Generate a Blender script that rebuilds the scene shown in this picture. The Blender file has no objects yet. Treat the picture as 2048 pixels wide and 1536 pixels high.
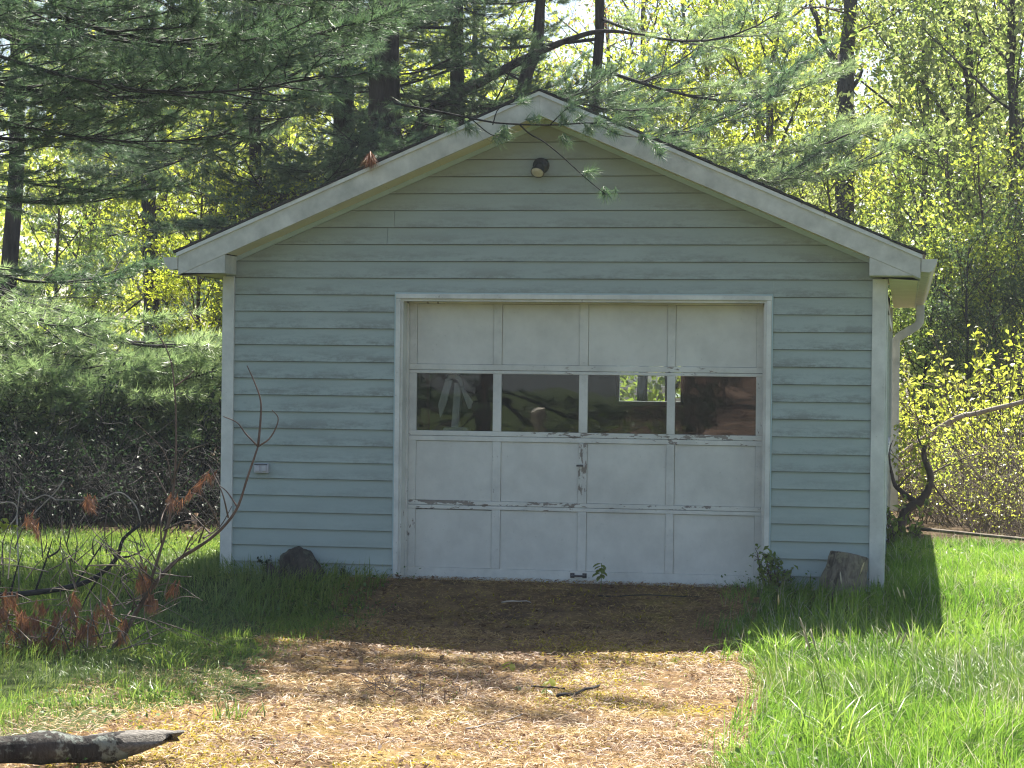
import bpy, math, random
import numpy as np
from mathutils import Vector, Matrix

S = bpy.context.scene
COL = S.collection
R_ = math.radians
rng = np.random.default_rng(7)
random.seed(7)

# ------------------------------------------------------------------ camera
CAM = np.array([5.109, -16.068, 1.5735])
F_PX = 4379.7                                   # focal length in pixels of the 2048 px wide photograph
AX_R = np.array([0.98422631, 0.17653332, 0.01159949])
AX_U = np.array([-0.01256467, 0.0043505, 0.9999116])
AX_F = np.array([-0.17646725, 0.98428505, -0.00649995])
cam = bpy.data.objects.new('camera', bpy.data.cameras.new('camera'))
COL.objects.link(cam)
cam.data.sensor_width = 36.0
cam.data.lens = F_PX / 2048 * 36
cam.data.clip_start = 0.1
cam.data.clip_end = 800
m = Matrix.Identity(4)
for i in range(3):
    m[i][0], m[i][1], m[i][2], m[i][3] = AX_R[i], AX_U[i], -AX_F[i], CAM[i]
cam.matrix_world = m
S.camera = cam

# ------------------------------------------------------------------ sky, sun, exposure
SUN_EL, SUN_AZ = 57.5, -2.0                     # sun behind the garage, very slightly to the left
w = bpy.data.worlds.new('World'); S.world = w
w.use_nodes = True
nt = w.node_tree
sky = nt.nodes.new('ShaderNodeTexSky')
sky.sky_type = 'NISHITA'
sky.sun_disc = False
sky.sun_elevation = R_(SUN_EL)
sky.sun_rotation = R_(SUN_AZ)
sky.air_density = 1.0; sky.dust_density = 1.6; sky.ozone_density = 1.0
nt.links.new(sky.outputs[0], nt.nodes['Background'].inputs[0])
nt.nodes['Background'].inputs[1].default_value = 0.062
sd = bpy.data.lights.new('sun', 'SUN')
sd.energy = 5.0; sd.angle = R_(0.53); sd.color = (1.0, 0.95, 0.86)
sun = bpy.data.objects.new('sun', sd); COL.objects.link(sun)
to_sun = Vector((math.sin(R_(SUN_AZ)) * math.cos(R_(SUN_EL)), math.cos(R_(SUN_AZ)) * math.cos(R_(SUN_EL)), math.sin(R_(SUN_EL))))
sun.rotation_euler = (-to_sun).to_track_quat('-Z', 'Y').to_euler()
sun.location = (0, 0, 40)
S.view_settings.view_transform = 'Standard'
S.view_settings.look = 'None'
S.view_settings.exposure = 1.82
S.view_settings.gamma = 1.0
S.view_settings.use_curve_mapping = False
S.cycles.max_bounces = 8
S.cycles.diffuse_bounces = 4
S.cycles.glossy_bounces = 3
S.cycles.transmission_bounces = 6
S.cycles.transparent_max_bounces = 8
S.cycles.caustics_reflective = False
S.cycles.caustics_refractive = False
S.cycles.use_denoising = True
S.cycles.denoising_prefilter = 'ACCURATE'
S.cycles.filter_width = 1.2
S.cycles.sample_clamp_indirect = 8

# ------------------------------------------------------------------ helpers
def at(px, py, Y):
    """point of the plane y = Y seen at a pixel of the photograph"""
    d = AX_F * F_PX + AX_R * (px - 1024) - AX_U * (py - 768)
    return CAM + d * ((Y - CAM[1]) / d[1])

def at_z(px, py, z):
    d = AX_F * F_PX + AX_R * (px - 1024) - AX_U * (py - 768)
    return CAM + d * ((z - CAM[2]) / d[2])

def on_land(px, py):
    """the point of the ground in front of the garage seen at a pixel"""
    lo, hi = -9.0, -0.10
    for _ in range(40):
        y = (lo + hi) / 2; p = at(px, py, y)
        if p[2] > float(gz(p[0], y)): lo = y
        else: hi = y
    return np.array([p[0], y, float(gz(p[0], y))])

def smooth(t):
    t = np.clip(t, 0, 1)
    return t * t * (3 - 2 * t)

def vnoise(x, y, seed=0):
    """value noise in numpy, 0..1"""
    x = np.asarray(x, float); y = np.asarray(y, float)
    xi = np.floor(x).astype(np.int64); yi = np.floor(y).astype(np.int64)
    fx = x - xi; fy = y - yi
    fx = fx * fx * (3 - 2 * fx); fy = fy * fy * (3 - 2 * fy)
    def h(a, b):
        n = (a * 374761393 + b * 668265263 + seed * 1274126177) & 0x7fffffff
        n = ((n ^ (n >> 13)) * 1274126177) & 0x7fffffff
        return ((n ^ (n >> 16)) & 0xffff) / 65535.0
    return (h(xi, yi) * (1 - fx) + h(xi + 1, yi) * fx) * (1 - fy) + (h(xi, yi + 1) * (1 - fx) + h(xi + 1, yi + 1) * fx) * fy

def fbm(x, y, seed=0, octs=4):
    s = 0; a = 0.5
    for o in range(octs):
        s = s + a * vnoise(x * 2 ** o, y * 2 ** o, seed + o * 17); a *= 0.5
    return s / 0.9375

def gz(x, y):
    """height of the ground: level with the garage, a short bank down in front, a leafy bank far behind the camera"""
    x = np.asarray(x, float); y = np.asarray(y, float)
    z = -0.19 * smooth((-0.05 - y) / 1.35) - 0.03 * smooth((-1.4 - y) / 8)
    z = z + 0.03 * (fbm(x * 0.9, y * 0.9, 3) - 0.5) * smooth((np.abs(y + 0.2)) / 1.2)
    z = z + 0.10 * np.clip(-24 - y, 0, 34) * smooth((x + 2.2) / 1.5)
    z = z + 0.25 * (fbm(x * 0.15, y * 0.15, 9) - 0.4) * smooth((y - 13) / 8)
    inside = (x > -0.1) & (x < 5.05) & (y > -0.02) & (y < 7.1)
    return np.where(inside, -0.03, z)

def put(name, mesh, mat=None, parent=None):
    o = bpy.data.objects.new(name, mesh)
    COL.objects.link(o)
    if mat is not None and not mesh.materials:
        mesh.materials.append(mat)
    if parent is not None:
        o.parent = parent
    return o

def tag(o, label=None, cat=None, group=None, kind=None):
    if label: o['label'] = label
    if cat: o['category'] = cat
    if group: o['group'] = group
    if kind: o['kind'] = kind
    return o

def thing(name, label, cat, loc=(0, 0, 0), rz=0.0, sc=1.0, group=None):
    o = bpy.data.objects.new(name, None)
    COL.objects.link(o)
    o.empty_display_size = 0.1
    o.location = loc; o.rotation_euler = (0, 0, rz); o.scale = (sc, sc, sc)
    return tag(o, label, cat, group)

def np_mesh(name, V, Fc, smooth_=False):
    """mesh from numpy arrays, all faces of one size"""
    V = np.ascontiguousarray(V, np.float32); Fc = np.ascontiguousarray(Fc, np.int32)
    me = bpy.data.meshes.new(name)
    k = Fc.shape[1]
    me.vertices.add(len(V)); me.vertices.foreach_set('co', V.ravel())
    me.loops.add(Fc.size); me.loops.foreach_set('vertex_index', Fc.ravel())
    me.polygons.add(len(Fc))
    me.polygons.foreach_set('loop_start', np.arange(0, Fc.size, k, dtype=np.int32))
    if smooth_:
        me.polygons.foreach_set('use_smooth', np.ones(len(Fc), bool))
    me.update(calc_edges=True)
    me.validate()
    return me

class MB:
    def __init__(self): self.v = []; self.f = []
    def add(self, v, f):
        b = len(self.v)
        self.v += [tuple(float(c) for c in p) for p in v]
        self.f += [tuple(i + b for i in q) for q in f]
        return self
    def box(self, a, b):
        x0, y0, z0 = a; x1, y1, z1 = b
        return self.add([(x0, y0, z0), (x1, y0, z0), (x1, y1, z0), (x0, y1, z0), (x0, y0, z1), (x1, y0, z1), (x1, y1, z1), (x0, y1, z1)],
                        [(3, 2, 1, 0), (4, 5, 6, 7), (0, 1, 5, 4), (1, 2, 6, 5), (2, 3, 7, 6), (3, 0, 4, 7)])
    def hexa(self, p):
        """eight corners ordered like box()"""
        return self.add(p, [(3, 2, 1, 0), (4, 5, 6, 7), (0, 1, 5, 4), (1, 2, 6, 5), (2, 3, 7, 6), (3, 0, 4, 7)])
    def prism(self, poly, y0, y1):
        """polygon in (x, z) extruded along y"""
        n = len(poly)
        v = [(x, y0, z) for x, z in poly] + [(x, y1, z) for x, z in poly]
        f = [tuple(range(n)), tuple(range(2 * n - 1, n - 1, -1))]
        f += [(i, i + n, (i + 1) % n + n, (i + 1) % n) for i in range(n)]
        return self.add(v, f)
    def tube(self, pts, rad, n=6, cap=True, wob=0.0, seed=0):
        pts = [np.array(p, float) for p in pts]
        rr = random.Random(seed)
        k = len(pts)
        if np.isscalar(rad): rad = [rad] * k
        t0 = pts[1] - pts[0]; t0 = t0 / (np.linalg.norm(t0) + 1e-9)
        ref = np.array([0, 0, 1.0]) if abs(t0[2]) < 0.9 else np.array([1.0, 0, 0])
        u = np.cross(t0, ref); u /= np.linalg.norm(u)
        V = []
        for i in range(k):
            t = pts[min(i + 1, k - 1)] - pts[max(i - 1, 0)]; t = t / (np.linalg.norm(t) + 1e-9)
            u = u - t * np.dot(u, t); u /= (np.linalg.norm(u) + 1e-9)
            b = np.cross(t, u)
            for j in range(n):
                a = 2 * math.pi * j / n
                r = rad[i] * (1 + wob * (rr.random() * 2 - 1))
                V.append(pts[i] + (u * math.cos(a) + b * math.sin(a)) * r)
        Fc = []
        for i in range(k - 1):
            for j in range(n):
                Fc.append((i * n + j, i * n + (j + 1) % n, (i + 1) * n + (j + 1) % n, (i + 1) * n + j))
        if cap:
            Fc.append(tuple(range(n - 1, -1, -1))); Fc.append(tuple(range((k - 1) * n, k * n)))
        return self.add(V, Fc)
    def mesh(self, name, smooth_=False, off=(0, 0, 0)):
        me = bpy.data.meshes.new(name)
        me.from_pydata([(x - off[0], y - off[1], z - off[2]) for x, y, z in self.v], [], self.f)
        if smooth_:
            me.polygons.foreach_set('use_smooth', np.ones(len(me.polygons), bool))
        me.update()
        return me
    def build(self, name, mat, parent=None, smooth_=False, root=None):
        """world coordinates in; the parent's (unrotated) place is taken off"""
        off = tuple(root.location) if root is not None else (tuple(parent.location) if parent is not None else (0, 0, 0))
        o = put(name, self.mesh(name, smooth_, off), mat, parent)
        return o

def bevel(o, wd=0.004, seg=2):
    b = o.modifiers.new('bevel', 'BEVEL'); b.width = wd; b.segments = seg; b.limit_method = 'ANGLE'
    return o

def curve_pts(P, n):
    """Catmull-Rom through control points"""
    P = [np.array(p, float) for p in P]
    Q = [2 * P[0] - P[1]] + P + [2 * P[-1] - P[-2]]
    out = []
    for i in range(1, len(Q) - 2):
        for s in range(n):
            t = s / n
            a, b, c, d = Q[i - 1], Q[i], Q[i + 1], Q[i + 2]
            out.append(0.5 * ((2 * b) + (-a + c) * t + (2 * a - 5 * b + 4 * c - d) * t * t + (-a + 3 * b - 3 * c + d) * t ** 3))
    out.append(P[-1])
    return out

# ------------------------------------------------------------------ materials
def new_mat(name):
    mt = bpy.data.materials.new(name); mt.use_nodes = True
    nt = mt.node_tree
    return mt, nt, nt.nodes['Principled BSDF']

def nd(nt, typ, **kw):
    n = nt.nodes.new(typ)
    for k, v in kw.items(): setattr(n, k, v)
    return n

def noise(nt, scale, detail=4, rough=0.55, stretch=(1, 1, 1), coord='Object', off=(0, 0, 0)):
    tc = nd(nt, 'ShaderNodeTexCoord'); mp = nd(nt, 'ShaderNodeMapping')
    mp.inputs['Scale'].default_value = stretch; mp.inputs['Location'].default_value = off
    nt.links.new(tc.outputs[coord], mp.inputs[0])
    n = nd(nt, 'ShaderNodeTexNoise')
    n.inputs['Scale'].default_value = scale; n.inputs['Detail'].default_value = detail; n.inputs['Roughness'].default_value = rough
    nt.links.new(mp.outputs[0], n.inputs['Vector'])
    return n.outputs['Fac']

def ramp(nt, fac, stops):
    r = nd(nt, 'ShaderNodeValToRGB')
    el = r.color_ramp.elements
    while len(el) < len(stops): el.new(0.5)
    for e, (p, c) in zip(el, stops):
        e.position = p; e.color = (*c, 1) if len(c) == 3 else c
    nt.links.new(fac, r.inputs[0])
    return r.outputs[0]

def mixc(nt, fac, a, b, mode='MIX'):
    x = nd(nt, 'ShaderNodeMix'); x.data_type = 'RGBA'; x.blend_type = mode
    for s, v in ((x.inputs[0], fac), (x.inputs[6], a), (x.inputs[7], b)):
        if hasattr(v, 'links'): nt.links.new(v, s)
        elif isinstance(v, tuple): s.default_value = (*v, 1) if len(v) == 3 else v
        else: s.default_value = v
    return x.outputs[2]

def math_(nt, op, a, b=0.0, clamp=False):
    x = nd(nt, 'ShaderNodeMath'); x.operation = op; x.use_clamp = clamp
    for s, v in ((x.inputs[0], a), (x.inputs[1], b)):
        if hasattr(v, 'links'): nt.links.new(v, s)
        else: s.default_value = v
    return x.outputs[0]

def bump(nt, bsdf, h, strength=0.3, dist=0.01):
    b = nd(nt, 'ShaderNodeBump'); b.inputs['Strength'].default_value = strength; b.inputs['Distance'].default_value = dist
    nt.links.new(h, b.inputs['Height']); nt.links.new(b.outputs[0], bsdf.inputs['Normal'])

def noisy(name, c1, c2, scale=6, rough=0.7, bumpy=0.2, bscale=None, stretch=(1, 1, 1), dist=0.01, metal=0.0, spec=0.5):
    mt, nt, b = new_mat(name)
    f = noise(nt, scale, 5, 0.6, stretch)
    nt.links.new(ramp(nt, f, [(0.3, c1), (0.7, c2)]), b.inputs['Base Color'])
    b.inputs['Roughness'].default_value = rough; b.inputs['Metallic'].default_value = metal
    b.inputs['Specular IOR Level'].default_value = spec
    if bumpy: bump(nt, b, noise(nt, bscale or scale * 4, 4, 0.6, stretch), bumpy, dist)
    return mt

def leafy(name, cols, trans=0.5, gloss=0.06, grough=0.35, patch=0.5, tcol=1.6):
    """thin leaves: each island its own tint, light comes through"""
    mt, nt, b = new_mat(name)
    nt.nodes.remove(b)
    out = [n for n in nt.nodes if n.type == 'OUTPUT_MATERIAL'][0]
    g = nd(nt, 'ShaderNodeNewGeometry')
    f = noise(nt, patch, 2, 0.5)
    k = math_(nt, 'ADD', math_(nt, 'MULTIPLY', g.outputs['Random Per Island'], 0.6), math_(nt, 'MULTIPLY', math_(nt, 'SUBTRACT', f, 0.3), 1.0), True)
    n = len(cols)
    c = ramp(nt, k, [(i / max(n - 1, 1), cc) for i, cc in enumerate(cols)])
    d = nd(nt, 'ShaderNodeBsdfDiffuse'); t = nd(nt, 'ShaderNodeBsdfTranslucent'); gl = nd(nt, 'ShaderNodeBsdfGlossy')
    gl.inputs['Roughness'].default_value = grough
    gl.inputs['Color'].default_value = (1, 1, 1, 1)
    nt.links.new(c, d.inputs[0])
    ct = nd(nt, 'ShaderNodeVectorMath'); ct.operation = 'SCALE'; ct.inputs[3].default_value = tcol
    nt.links.new(c, ct.inputs[0]); nt.links.new(ct.outputs[0], t.inputs[0])
    m1 = nd(nt, 'ShaderNodeMixShader'); m1.inputs[0].default_value = trans
    nt.links.new(d.outputs[0], m1.inputs[1]); nt.links.new(t.outputs[0], m1.inputs[2])
    m2 = nd(nt, 'ShaderNodeMixShader'); m2.inputs[0].default_value = gloss
    nt.links.new(m1.outputs[0], m2.inputs[1]); nt.links.new(gl.outputs[0], m2.inputs[2])
    nt.links.new(m2.outputs[0], out.inputs[0])
    return mt

def siding_mat():
    mt, nt, b = new_mat('vinyl_siding')
    base = ramp(nt, noise(nt, 1.2, 4, 0.6, (1, 1, 2.5)), [(0.3, (0.30, 0.365, 0.338)), (0.7, (0.355, 0.42, 0.385))])
    # mildew: cloudy smears drawn out along the courses, strongest between 1.0 and 1.8 m and under the gable
    tc = nd(nt, 'ShaderNodeTexCoord'); sep = nd(nt, 'ShaderNodeSeparateXYZ'); nt.links.new(tc.outputs['Object'], sep.inputs[0])
    smear = noise(nt, 2.2, 6, 0.68, (1.0, 1, 5.0))
    spots = noise(nt, 30, 5, 0.7, (1, 1, 1.6))
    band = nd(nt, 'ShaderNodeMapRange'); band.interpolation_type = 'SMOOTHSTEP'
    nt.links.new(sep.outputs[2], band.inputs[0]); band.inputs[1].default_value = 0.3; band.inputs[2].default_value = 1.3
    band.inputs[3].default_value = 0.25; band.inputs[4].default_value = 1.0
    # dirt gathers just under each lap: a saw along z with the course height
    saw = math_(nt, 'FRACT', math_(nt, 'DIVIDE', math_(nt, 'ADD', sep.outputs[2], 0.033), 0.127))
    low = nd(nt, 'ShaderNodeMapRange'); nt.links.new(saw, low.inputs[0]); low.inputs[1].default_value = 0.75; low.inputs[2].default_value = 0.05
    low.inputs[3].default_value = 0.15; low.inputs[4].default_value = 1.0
    k = math_(nt, 'MULTIPLY', math_(nt, 'ADD', smear, math_(nt, 'MULTIPLY', math_(nt, 'SUBTRACT', spots, 0.5), 0.35)), 1.0)
    kk = nd(nt, 'ShaderNodeMapRange'); nt.links.new(k, kk.inputs[0]); kk.inputs[1].default_value = 0.43; kk.inputs[2].default_value = 0.62
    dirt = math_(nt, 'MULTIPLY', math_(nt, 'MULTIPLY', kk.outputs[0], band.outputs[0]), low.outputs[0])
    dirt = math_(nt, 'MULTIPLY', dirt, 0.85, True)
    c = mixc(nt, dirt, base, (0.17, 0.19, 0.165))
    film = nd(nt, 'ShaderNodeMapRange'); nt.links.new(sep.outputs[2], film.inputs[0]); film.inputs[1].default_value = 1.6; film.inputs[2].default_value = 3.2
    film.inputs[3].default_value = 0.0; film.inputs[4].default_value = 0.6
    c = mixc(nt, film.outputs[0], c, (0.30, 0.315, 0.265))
    nt.links.new(c, b.inputs['Base Color'])
    b.inputs['Roughness'].default_value = 0.55
    bump(nt, b, noise(nt, 14, 5, 0.6, (0.25, 1, 6)), 0.12, 0.003)
    return mt

def paint_mat(name, peel, base=(0.66, 0.67, 0.64), wood=((0.17, 0.145, 0.12), (0.30, 0.27, 0.23)), grime=0.35, horiz=True):
    """old white paint; peel 0..1 is how much bare wood shows"""
    mt, nt, b = new_mat(name)
    st = (0.8, 1, 2.2) if horiz else (2.2, 1, 0.7)
    dirt = noise(nt, 3.2, 6, 0.65)
    c0 = ramp(nt, dirt, [(0.32, tuple(v * (1 - grime) for v in base)), (0.62, base)])
    speck = noise(nt, 55, 3, 0.6)
    c0 = mixc(nt, math_(nt, 'MULTIPLY', math_(nt, 'GREATER_THAN', speck, 0.69), 0.35), c0, (0.25, 0.24, 0.2))
    wd = ramp(nt, noise(nt, 20, 4, 0.6, (0.4, 1, 5) if horiz else (5, 1, 0.4)), [(0.3, wood[0]), (0.7, wood[1])])
    p = noise(nt, 13, 8, 0.66, st)
    big = noise(nt, 1.3, 2, 0.5)
    mask = math_(nt, 'ADD', p, math_(nt, 'MULTIPLY', math_(nt, 'SUBTRACT', big, 0.5), 0.5))
    thr = 0.80 - 0.27 * peel
    mk = nd(nt, 'ShaderNodeMapRange'); nt.links.new(mask, mk.inputs[0]); mk.inputs[1].default_value = thr; mk.inputs[2].default_value = thr + 0.012
    c = mixc(nt, mk.outputs[0], c0, wd)
    nt.links.new(c, b.inputs['Base Color'])
    b.inputs['Roughness'].default_value = 0.6
    hh = math_(nt, 'SUBTRACT', math_(nt, 'MULTIPLY', noise(nt, 30, 4, 0.6), 0.25), mk.outputs[0])
    bump(nt, b, hh, 0.5, 0.003)
    return mt

def bark_mat(name, c1, c2, scale=9, lichen=None):
    mt, nt, b = new_mat(name)
    f = noise(nt, scale, 6, 0.7, (1, 1, 0.22))
    c = ramp(nt, f, [(0.35, c1), (0.66, c2)])
    if lichen:
        k = noise(nt, 11, 5, 0.65, off=(3, 1, 2))
        c = mixc(nt, ramp(nt, k, [(0.53, (0, 0, 0)), (0.60, (1, 1, 1))]), c, lichen)
    nt.links.new(c, b.inputs['Base Color'])
    b.inputs['Roughness'].default_value = 0.9; b.inputs['Specular IOR Level'].default_value = 0.2
    bump(nt, b, f, 0.9, 0.04)
    return mt

M = {}
M['siding'] = siding_mat()
M['trim'] = paint_mat('trim_paint', 0.12, (0.68, 0.69, 0.64), grime=0.30, horiz=False)
M['rake'] = noisy('rake_fascia', (0.38, 0.385, 0.34), (0.62, 0.615, 0.55), 7, 0.55, 0.1, 30, (1, 1, 1), 0.004)
M['soffit'] = noisy('soffit_vinyl', (0.70, 0.65, 0.46), (0.80, 0.75, 0.55), 3, 0.5, 0.0)  # yellow of light bounced off the drive is put into this colour
M['channel'] = noisy('channel_vinyl', (0.37, 0.48, 0.49), (0.43, 0.54, 0.55), 5, 0.5, 0.0)
M['panel'] = paint_mat('door_panel_paint', 0.0, (0.645, 0.65, 0.59), grime=0.18)
M['rail'] = paint_mat('door_rail_paint', 0.55, (0.675, 0.68, 0.615), grime=0.25)
M['rail_worn'] = paint_mat('door_worn_rail_paint', 0.80, (0.675, 0.68, 0.615), grime=0.25)
M['stile'] = paint_mat('door_stile_paint', 0.30, (0.655, 0.66, 0.60), grime=0.28, horiz=False)
M['stile_worn'] = paint_mat('door_worn_stile_paint', 0.76, (0.655, 0.66, 0.60), grime=0.28, horiz=False)
M['shingle'] = noisy('asphalt_shingle', (0.02, 0.019, 0.018), (0.07, 0.065, 0.06), 40, 0.95, 0.4, 120)
M['dark_metal'] = noisy('dark_metal', (0.035, 0.037, 0.042), (0.065, 0.067, 0.072), 20, 0.5, 0.1)
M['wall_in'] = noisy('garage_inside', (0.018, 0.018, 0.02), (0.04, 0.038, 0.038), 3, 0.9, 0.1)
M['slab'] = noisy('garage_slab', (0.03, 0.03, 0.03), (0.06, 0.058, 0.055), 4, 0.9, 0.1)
M['grey_plastic'] = noisy('grey_plastic', (0.42, 0.42, 0.44), (0.52, 0.52, 0.54), 20, 0.5, 0.0)
M['old_wood'] = noisy('pale_weathered_wood', (0.55, 0.52, 0.45), (0.78, 0.75, 0.68), 9, 0.8, 0.3, 40, (5, 5, 0.6))
M['bark_pine'] = bark_mat('pine_bark', (0.016, 0.013, 0.012), (0.075, 0.062, 0.055), 8)
M['bark_grey'] = bark_mat('grey_bark', (0.025, 0.022, 0.02), (0.11, 0.098, 0.085), 10)
M['twig'] = noisy('brown_twig', (0.05, 0.035, 0.028), (0.13, 0.095, 0.075), 12, 0.85, 0.2)
M['twig_red'] = noisy('reddish_dead_twig', (0.065, 0.042, 0.034), (0.16, 0.108, 0.085), 9, 0.8, 0.2)
M['twig_dark'] = noisy('dark_twig', (0.010, 0.0095, 0.009), (0.030, 0.027, 0.025), 12, 0.9, 0.2)  # dark twigs, blackened further to carry the underbrush shade
M['twig_grey'] = noisy('grey_tan_twig', (0.10, 0.08, 0.06), (0.26, 0.21, 0.16), 9, 0.85, 0.2)
M['twig_pale'] = noisy('pale_twig', (0.25, 0.2, 0.16), (0.5, 0.43, 0.36), 9, 0.8, 0.2)
M['log'] = bark_mat('log_bark', (0.016, 0.015, 0.014), (0.075, 0.066, 0.058), 14, lichen=(0.20, 0.22, 0.19))
M['log_wood'] = noisy('split_grey_wood', (0.07, 0.063, 0.053), (0.27, 0.245, 0.21), 14, 0.85, 0.8, 30, (0.5, 6, 6), 0.02)
M['stump_bark'] = bark_mat('stump_bark', (0.035, 0.031, 0.027), (0.27, 0.235, 0.175), 16, lichen=(0.22, 0.20, 0.13))
M['stump_dark'] = bark_mat('dark_stump_bark', (0.020, 0.018, 0.016), (0.085, 0.075, 0.064), 13, lichen=(0.10, 0.11, 0.075))
M['stump_cut'] = noisy('cut_wood', (0.09, 0.085, 0.075), (0.20, 0.185, 0.16), 14, 0.9, 0.5, 40)
M['cut_white'] = noisy('fresh_cut_wood', (0.7, 0.62, 0.5), (0.8, 0.74, 0.62), 14, 0.9, 0.1)
M['needle'] = leafy('pine_needles', [(0.026, 0.060, 0.028), (0.065, 0.12, 0.05), (0.14, 0.20, 0.085)], 0.45, 0.075, 0.40, 1.0, 1.9)
M['needle_pale_lit'] = leafy('pale_lit_needles', [(0.07, 0.13, 0.05), (0.16, 0.23, 0.085), (0.28, 0.34, 0.15)], 0.52, 0.09, 0.40, 0.9, 2.1)  # paler copy of the pine needles, sunlit look put into the colour
M['needle_brown'] = leafy('dead_needles', [(0.09, 0.038, 0.018), (0.23, 0.095, 0.04), (0.42, 0.20, 0.085)], 0.4, 0.05, 0.5, 3, 1.4)
M['leaf_yellow'] = leafy('yellow_spring_leaves', [(0.16, 0.215, 0.02), (0.26, 0.30, 0.025), (0.37, 0.365, 0.04)], 0.62, 0.02, 0.4, 0.35, 1.9)
M['leaf_lime'] = leafy('lime_spring_leaves', [(0.13, 0.175, 0.024), (0.23, 0.275, 0.034), (0.36, 0.37, 0.055)], 0.63, 0.03, 0.4, 0.35, 1.9)
M['leaf_green'] = leafy('green_leaves', [(0.08, 0.13, 0.028), (0.15, 0.21, 0.04), (0.25, 0.30, 0.06)], 0.6, 0.04, 0.4, 0.35, 1.8)
M['leaf_shade_dark'] = leafy('shade_dark_leaves', [(0.010, 0.022, 0.011), (0.022, 0.042, 0.018), (0.045, 0.075, 0.028)], 0.4, 0.015, 0.4, 0.5, 1.5)  # near-black leaves, shade of the left underbrush put into the colour
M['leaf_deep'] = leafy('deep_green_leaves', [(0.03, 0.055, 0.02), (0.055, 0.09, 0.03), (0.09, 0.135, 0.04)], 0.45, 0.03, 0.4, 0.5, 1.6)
M['leaf_bush'] = leafy('bright_bush_leaves', [(0.13, 0.17, 0.025), (0.26, 0.29, 0.035), (0.42, 0.40, 0.06)], 0.62, 0.05, 0.4, 0.6, 2.0)
M['leaf_bud'] = leafy('reddish_buds', [(0.20, 0.10, 0.06), (0.30, 0.17, 0.08), (0.34, 0.26, 0.10)], 0.5, 0.04, 0.5, 0.4, 1.5)
M['leaf_sage'] = leafy('grey_green_spring_leaves', [(0.13, 0.175, 0.06), (0.21, 0.255, 0.08), (0.31, 0.34, 0.12)], 0.55, 0.04, 0.4, 0.35, 1.8)
M['leaf_dead'] = leafy('dead_leaves', [(0.14, 0.075, 0.045), (0.26, 0.17, 0.11), (0.42, 0.32, 0.23)], 0.25, 0.05, 0.5, 3, 1.2)
M['leaf_brown'] = leafy('brown_leaf_litter', [(0.06, 0.03, 0.02), (0.15, 0.085, 0.05), (0.30, 0.20, 0.13)], 0.2, 0.02, 0.5, 3, 1.2)
M['litter'] = leafy('needle_litter', [(0.055, 0.028, 0.016), (0.17, 0.085, 0.036), (0.37, 0.23, 0.078), (0.55, 0.40, 0.14)], 0.12, 0.05, 0.5, 1.6, 1.2)
M['moss'] = leafy('yellow_moss', [(0.19, 0.16, 0.016), (0.36, 0.29, 0.022), (0.50, 0.40, 0.04)], 0.35, 0.02, 0.6, 2, 1.3)
M['grass'] = leafy('lush_grass', [(0.030, 0.080, 0.011), (0.082, 0.17, 0.018), (0.15, 0.25, 0.030), (0.29, 0.345, 0.07)], 0.52, 0.018, 0.35, 0.9, 1.6)
M['grass_dry'] = leafy('mixed_grass', [(0.05, 0.105, 0.016), (0.12, 0.19, 0.028), (0.26, 0.30, 0.07)], 0.52, 0.03, 0.4, 1.2, 1.6)
M['tuft'] = leafy('tall_grass', [(0.08, 0.15, 0.02), (0.16, 0.25, 0.035), (0.28, 0.35, 0.07)], 0.52, 0.03, 0.35, 2.0, 1.7)
M['weed'] = leafy('weed_leaves', [(0.03, 0.075, 0.014), (0.07, 0.14, 0.025), (0.12, 0.20, 0.035)], 0.4, 0.02, 0.5, 2.0, 1.4)
M['seed'] = leafy('grass_seed_heads', [(0.35, 0.33, 0.22), (0.5, 0.46, 0.33)], 0.4, 0.05, 0.5, 2, 1.2)

mt, nt, b = new_mat('window_glass')
nt.nodes.remove(b)
out = [n for n in nt.nodes if n.type == 'OUTPUT_MATERIAL'][0]
fr = nd(nt, 'ShaderNodeFresnel'); fr.inputs[0].default_value = 1.5
gl = nd(nt, 'ShaderNodeBsdfGlossy'); gl.inputs['Roughness'].default_value = 0.015
bump_n = nd(nt, 'ShaderNodeBump'); bump_n.inputs['Strength'].default_value = 0.05; bump_n.inputs['Distance'].default_value = 0.02
nt.links.new(noise(nt, 2.5, 2, 0.5), bump_n.inputs['Height']); nt.links.new(bump_n.outputs[0], gl.inputs['Normal'])
tr = nd(nt, 'ShaderNodeBsdfTransparent'); tr.inputs[0].default_value = (0.78, 0.82, 0.84, 1)
df = nd(nt, 'ShaderNodeBsdfDiffuse'); df.inputs[0].default_value = (0.4, 0.4, 0.38, 1)
mx0 = nd(nt, 'ShaderNodeMixShader'); nt.links.new(math_(nt, 'MULTIPLY', noise(nt, 4, 5, 0.65), 0.03), mx0.inputs[0])
nt.links.new(tr.outputs[0], mx0.inputs[1]); nt.links.new(df.outputs[0], mx0.inputs[2])
mx = nd(nt, 'ShaderNodeMixShader'); nt.links.new(math_(nt, 'MULTIPLY', fr.outputs[0], 1.7, True), mx.inputs[0])
nt.links.new(mx0.outputs[0], mx.inputs[1]); nt.links.new(gl.outputs[0], mx.inputs[2])
nt.links.new(mx.outputs[0], out.inputs[0])
M['glass'] = mt

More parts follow.
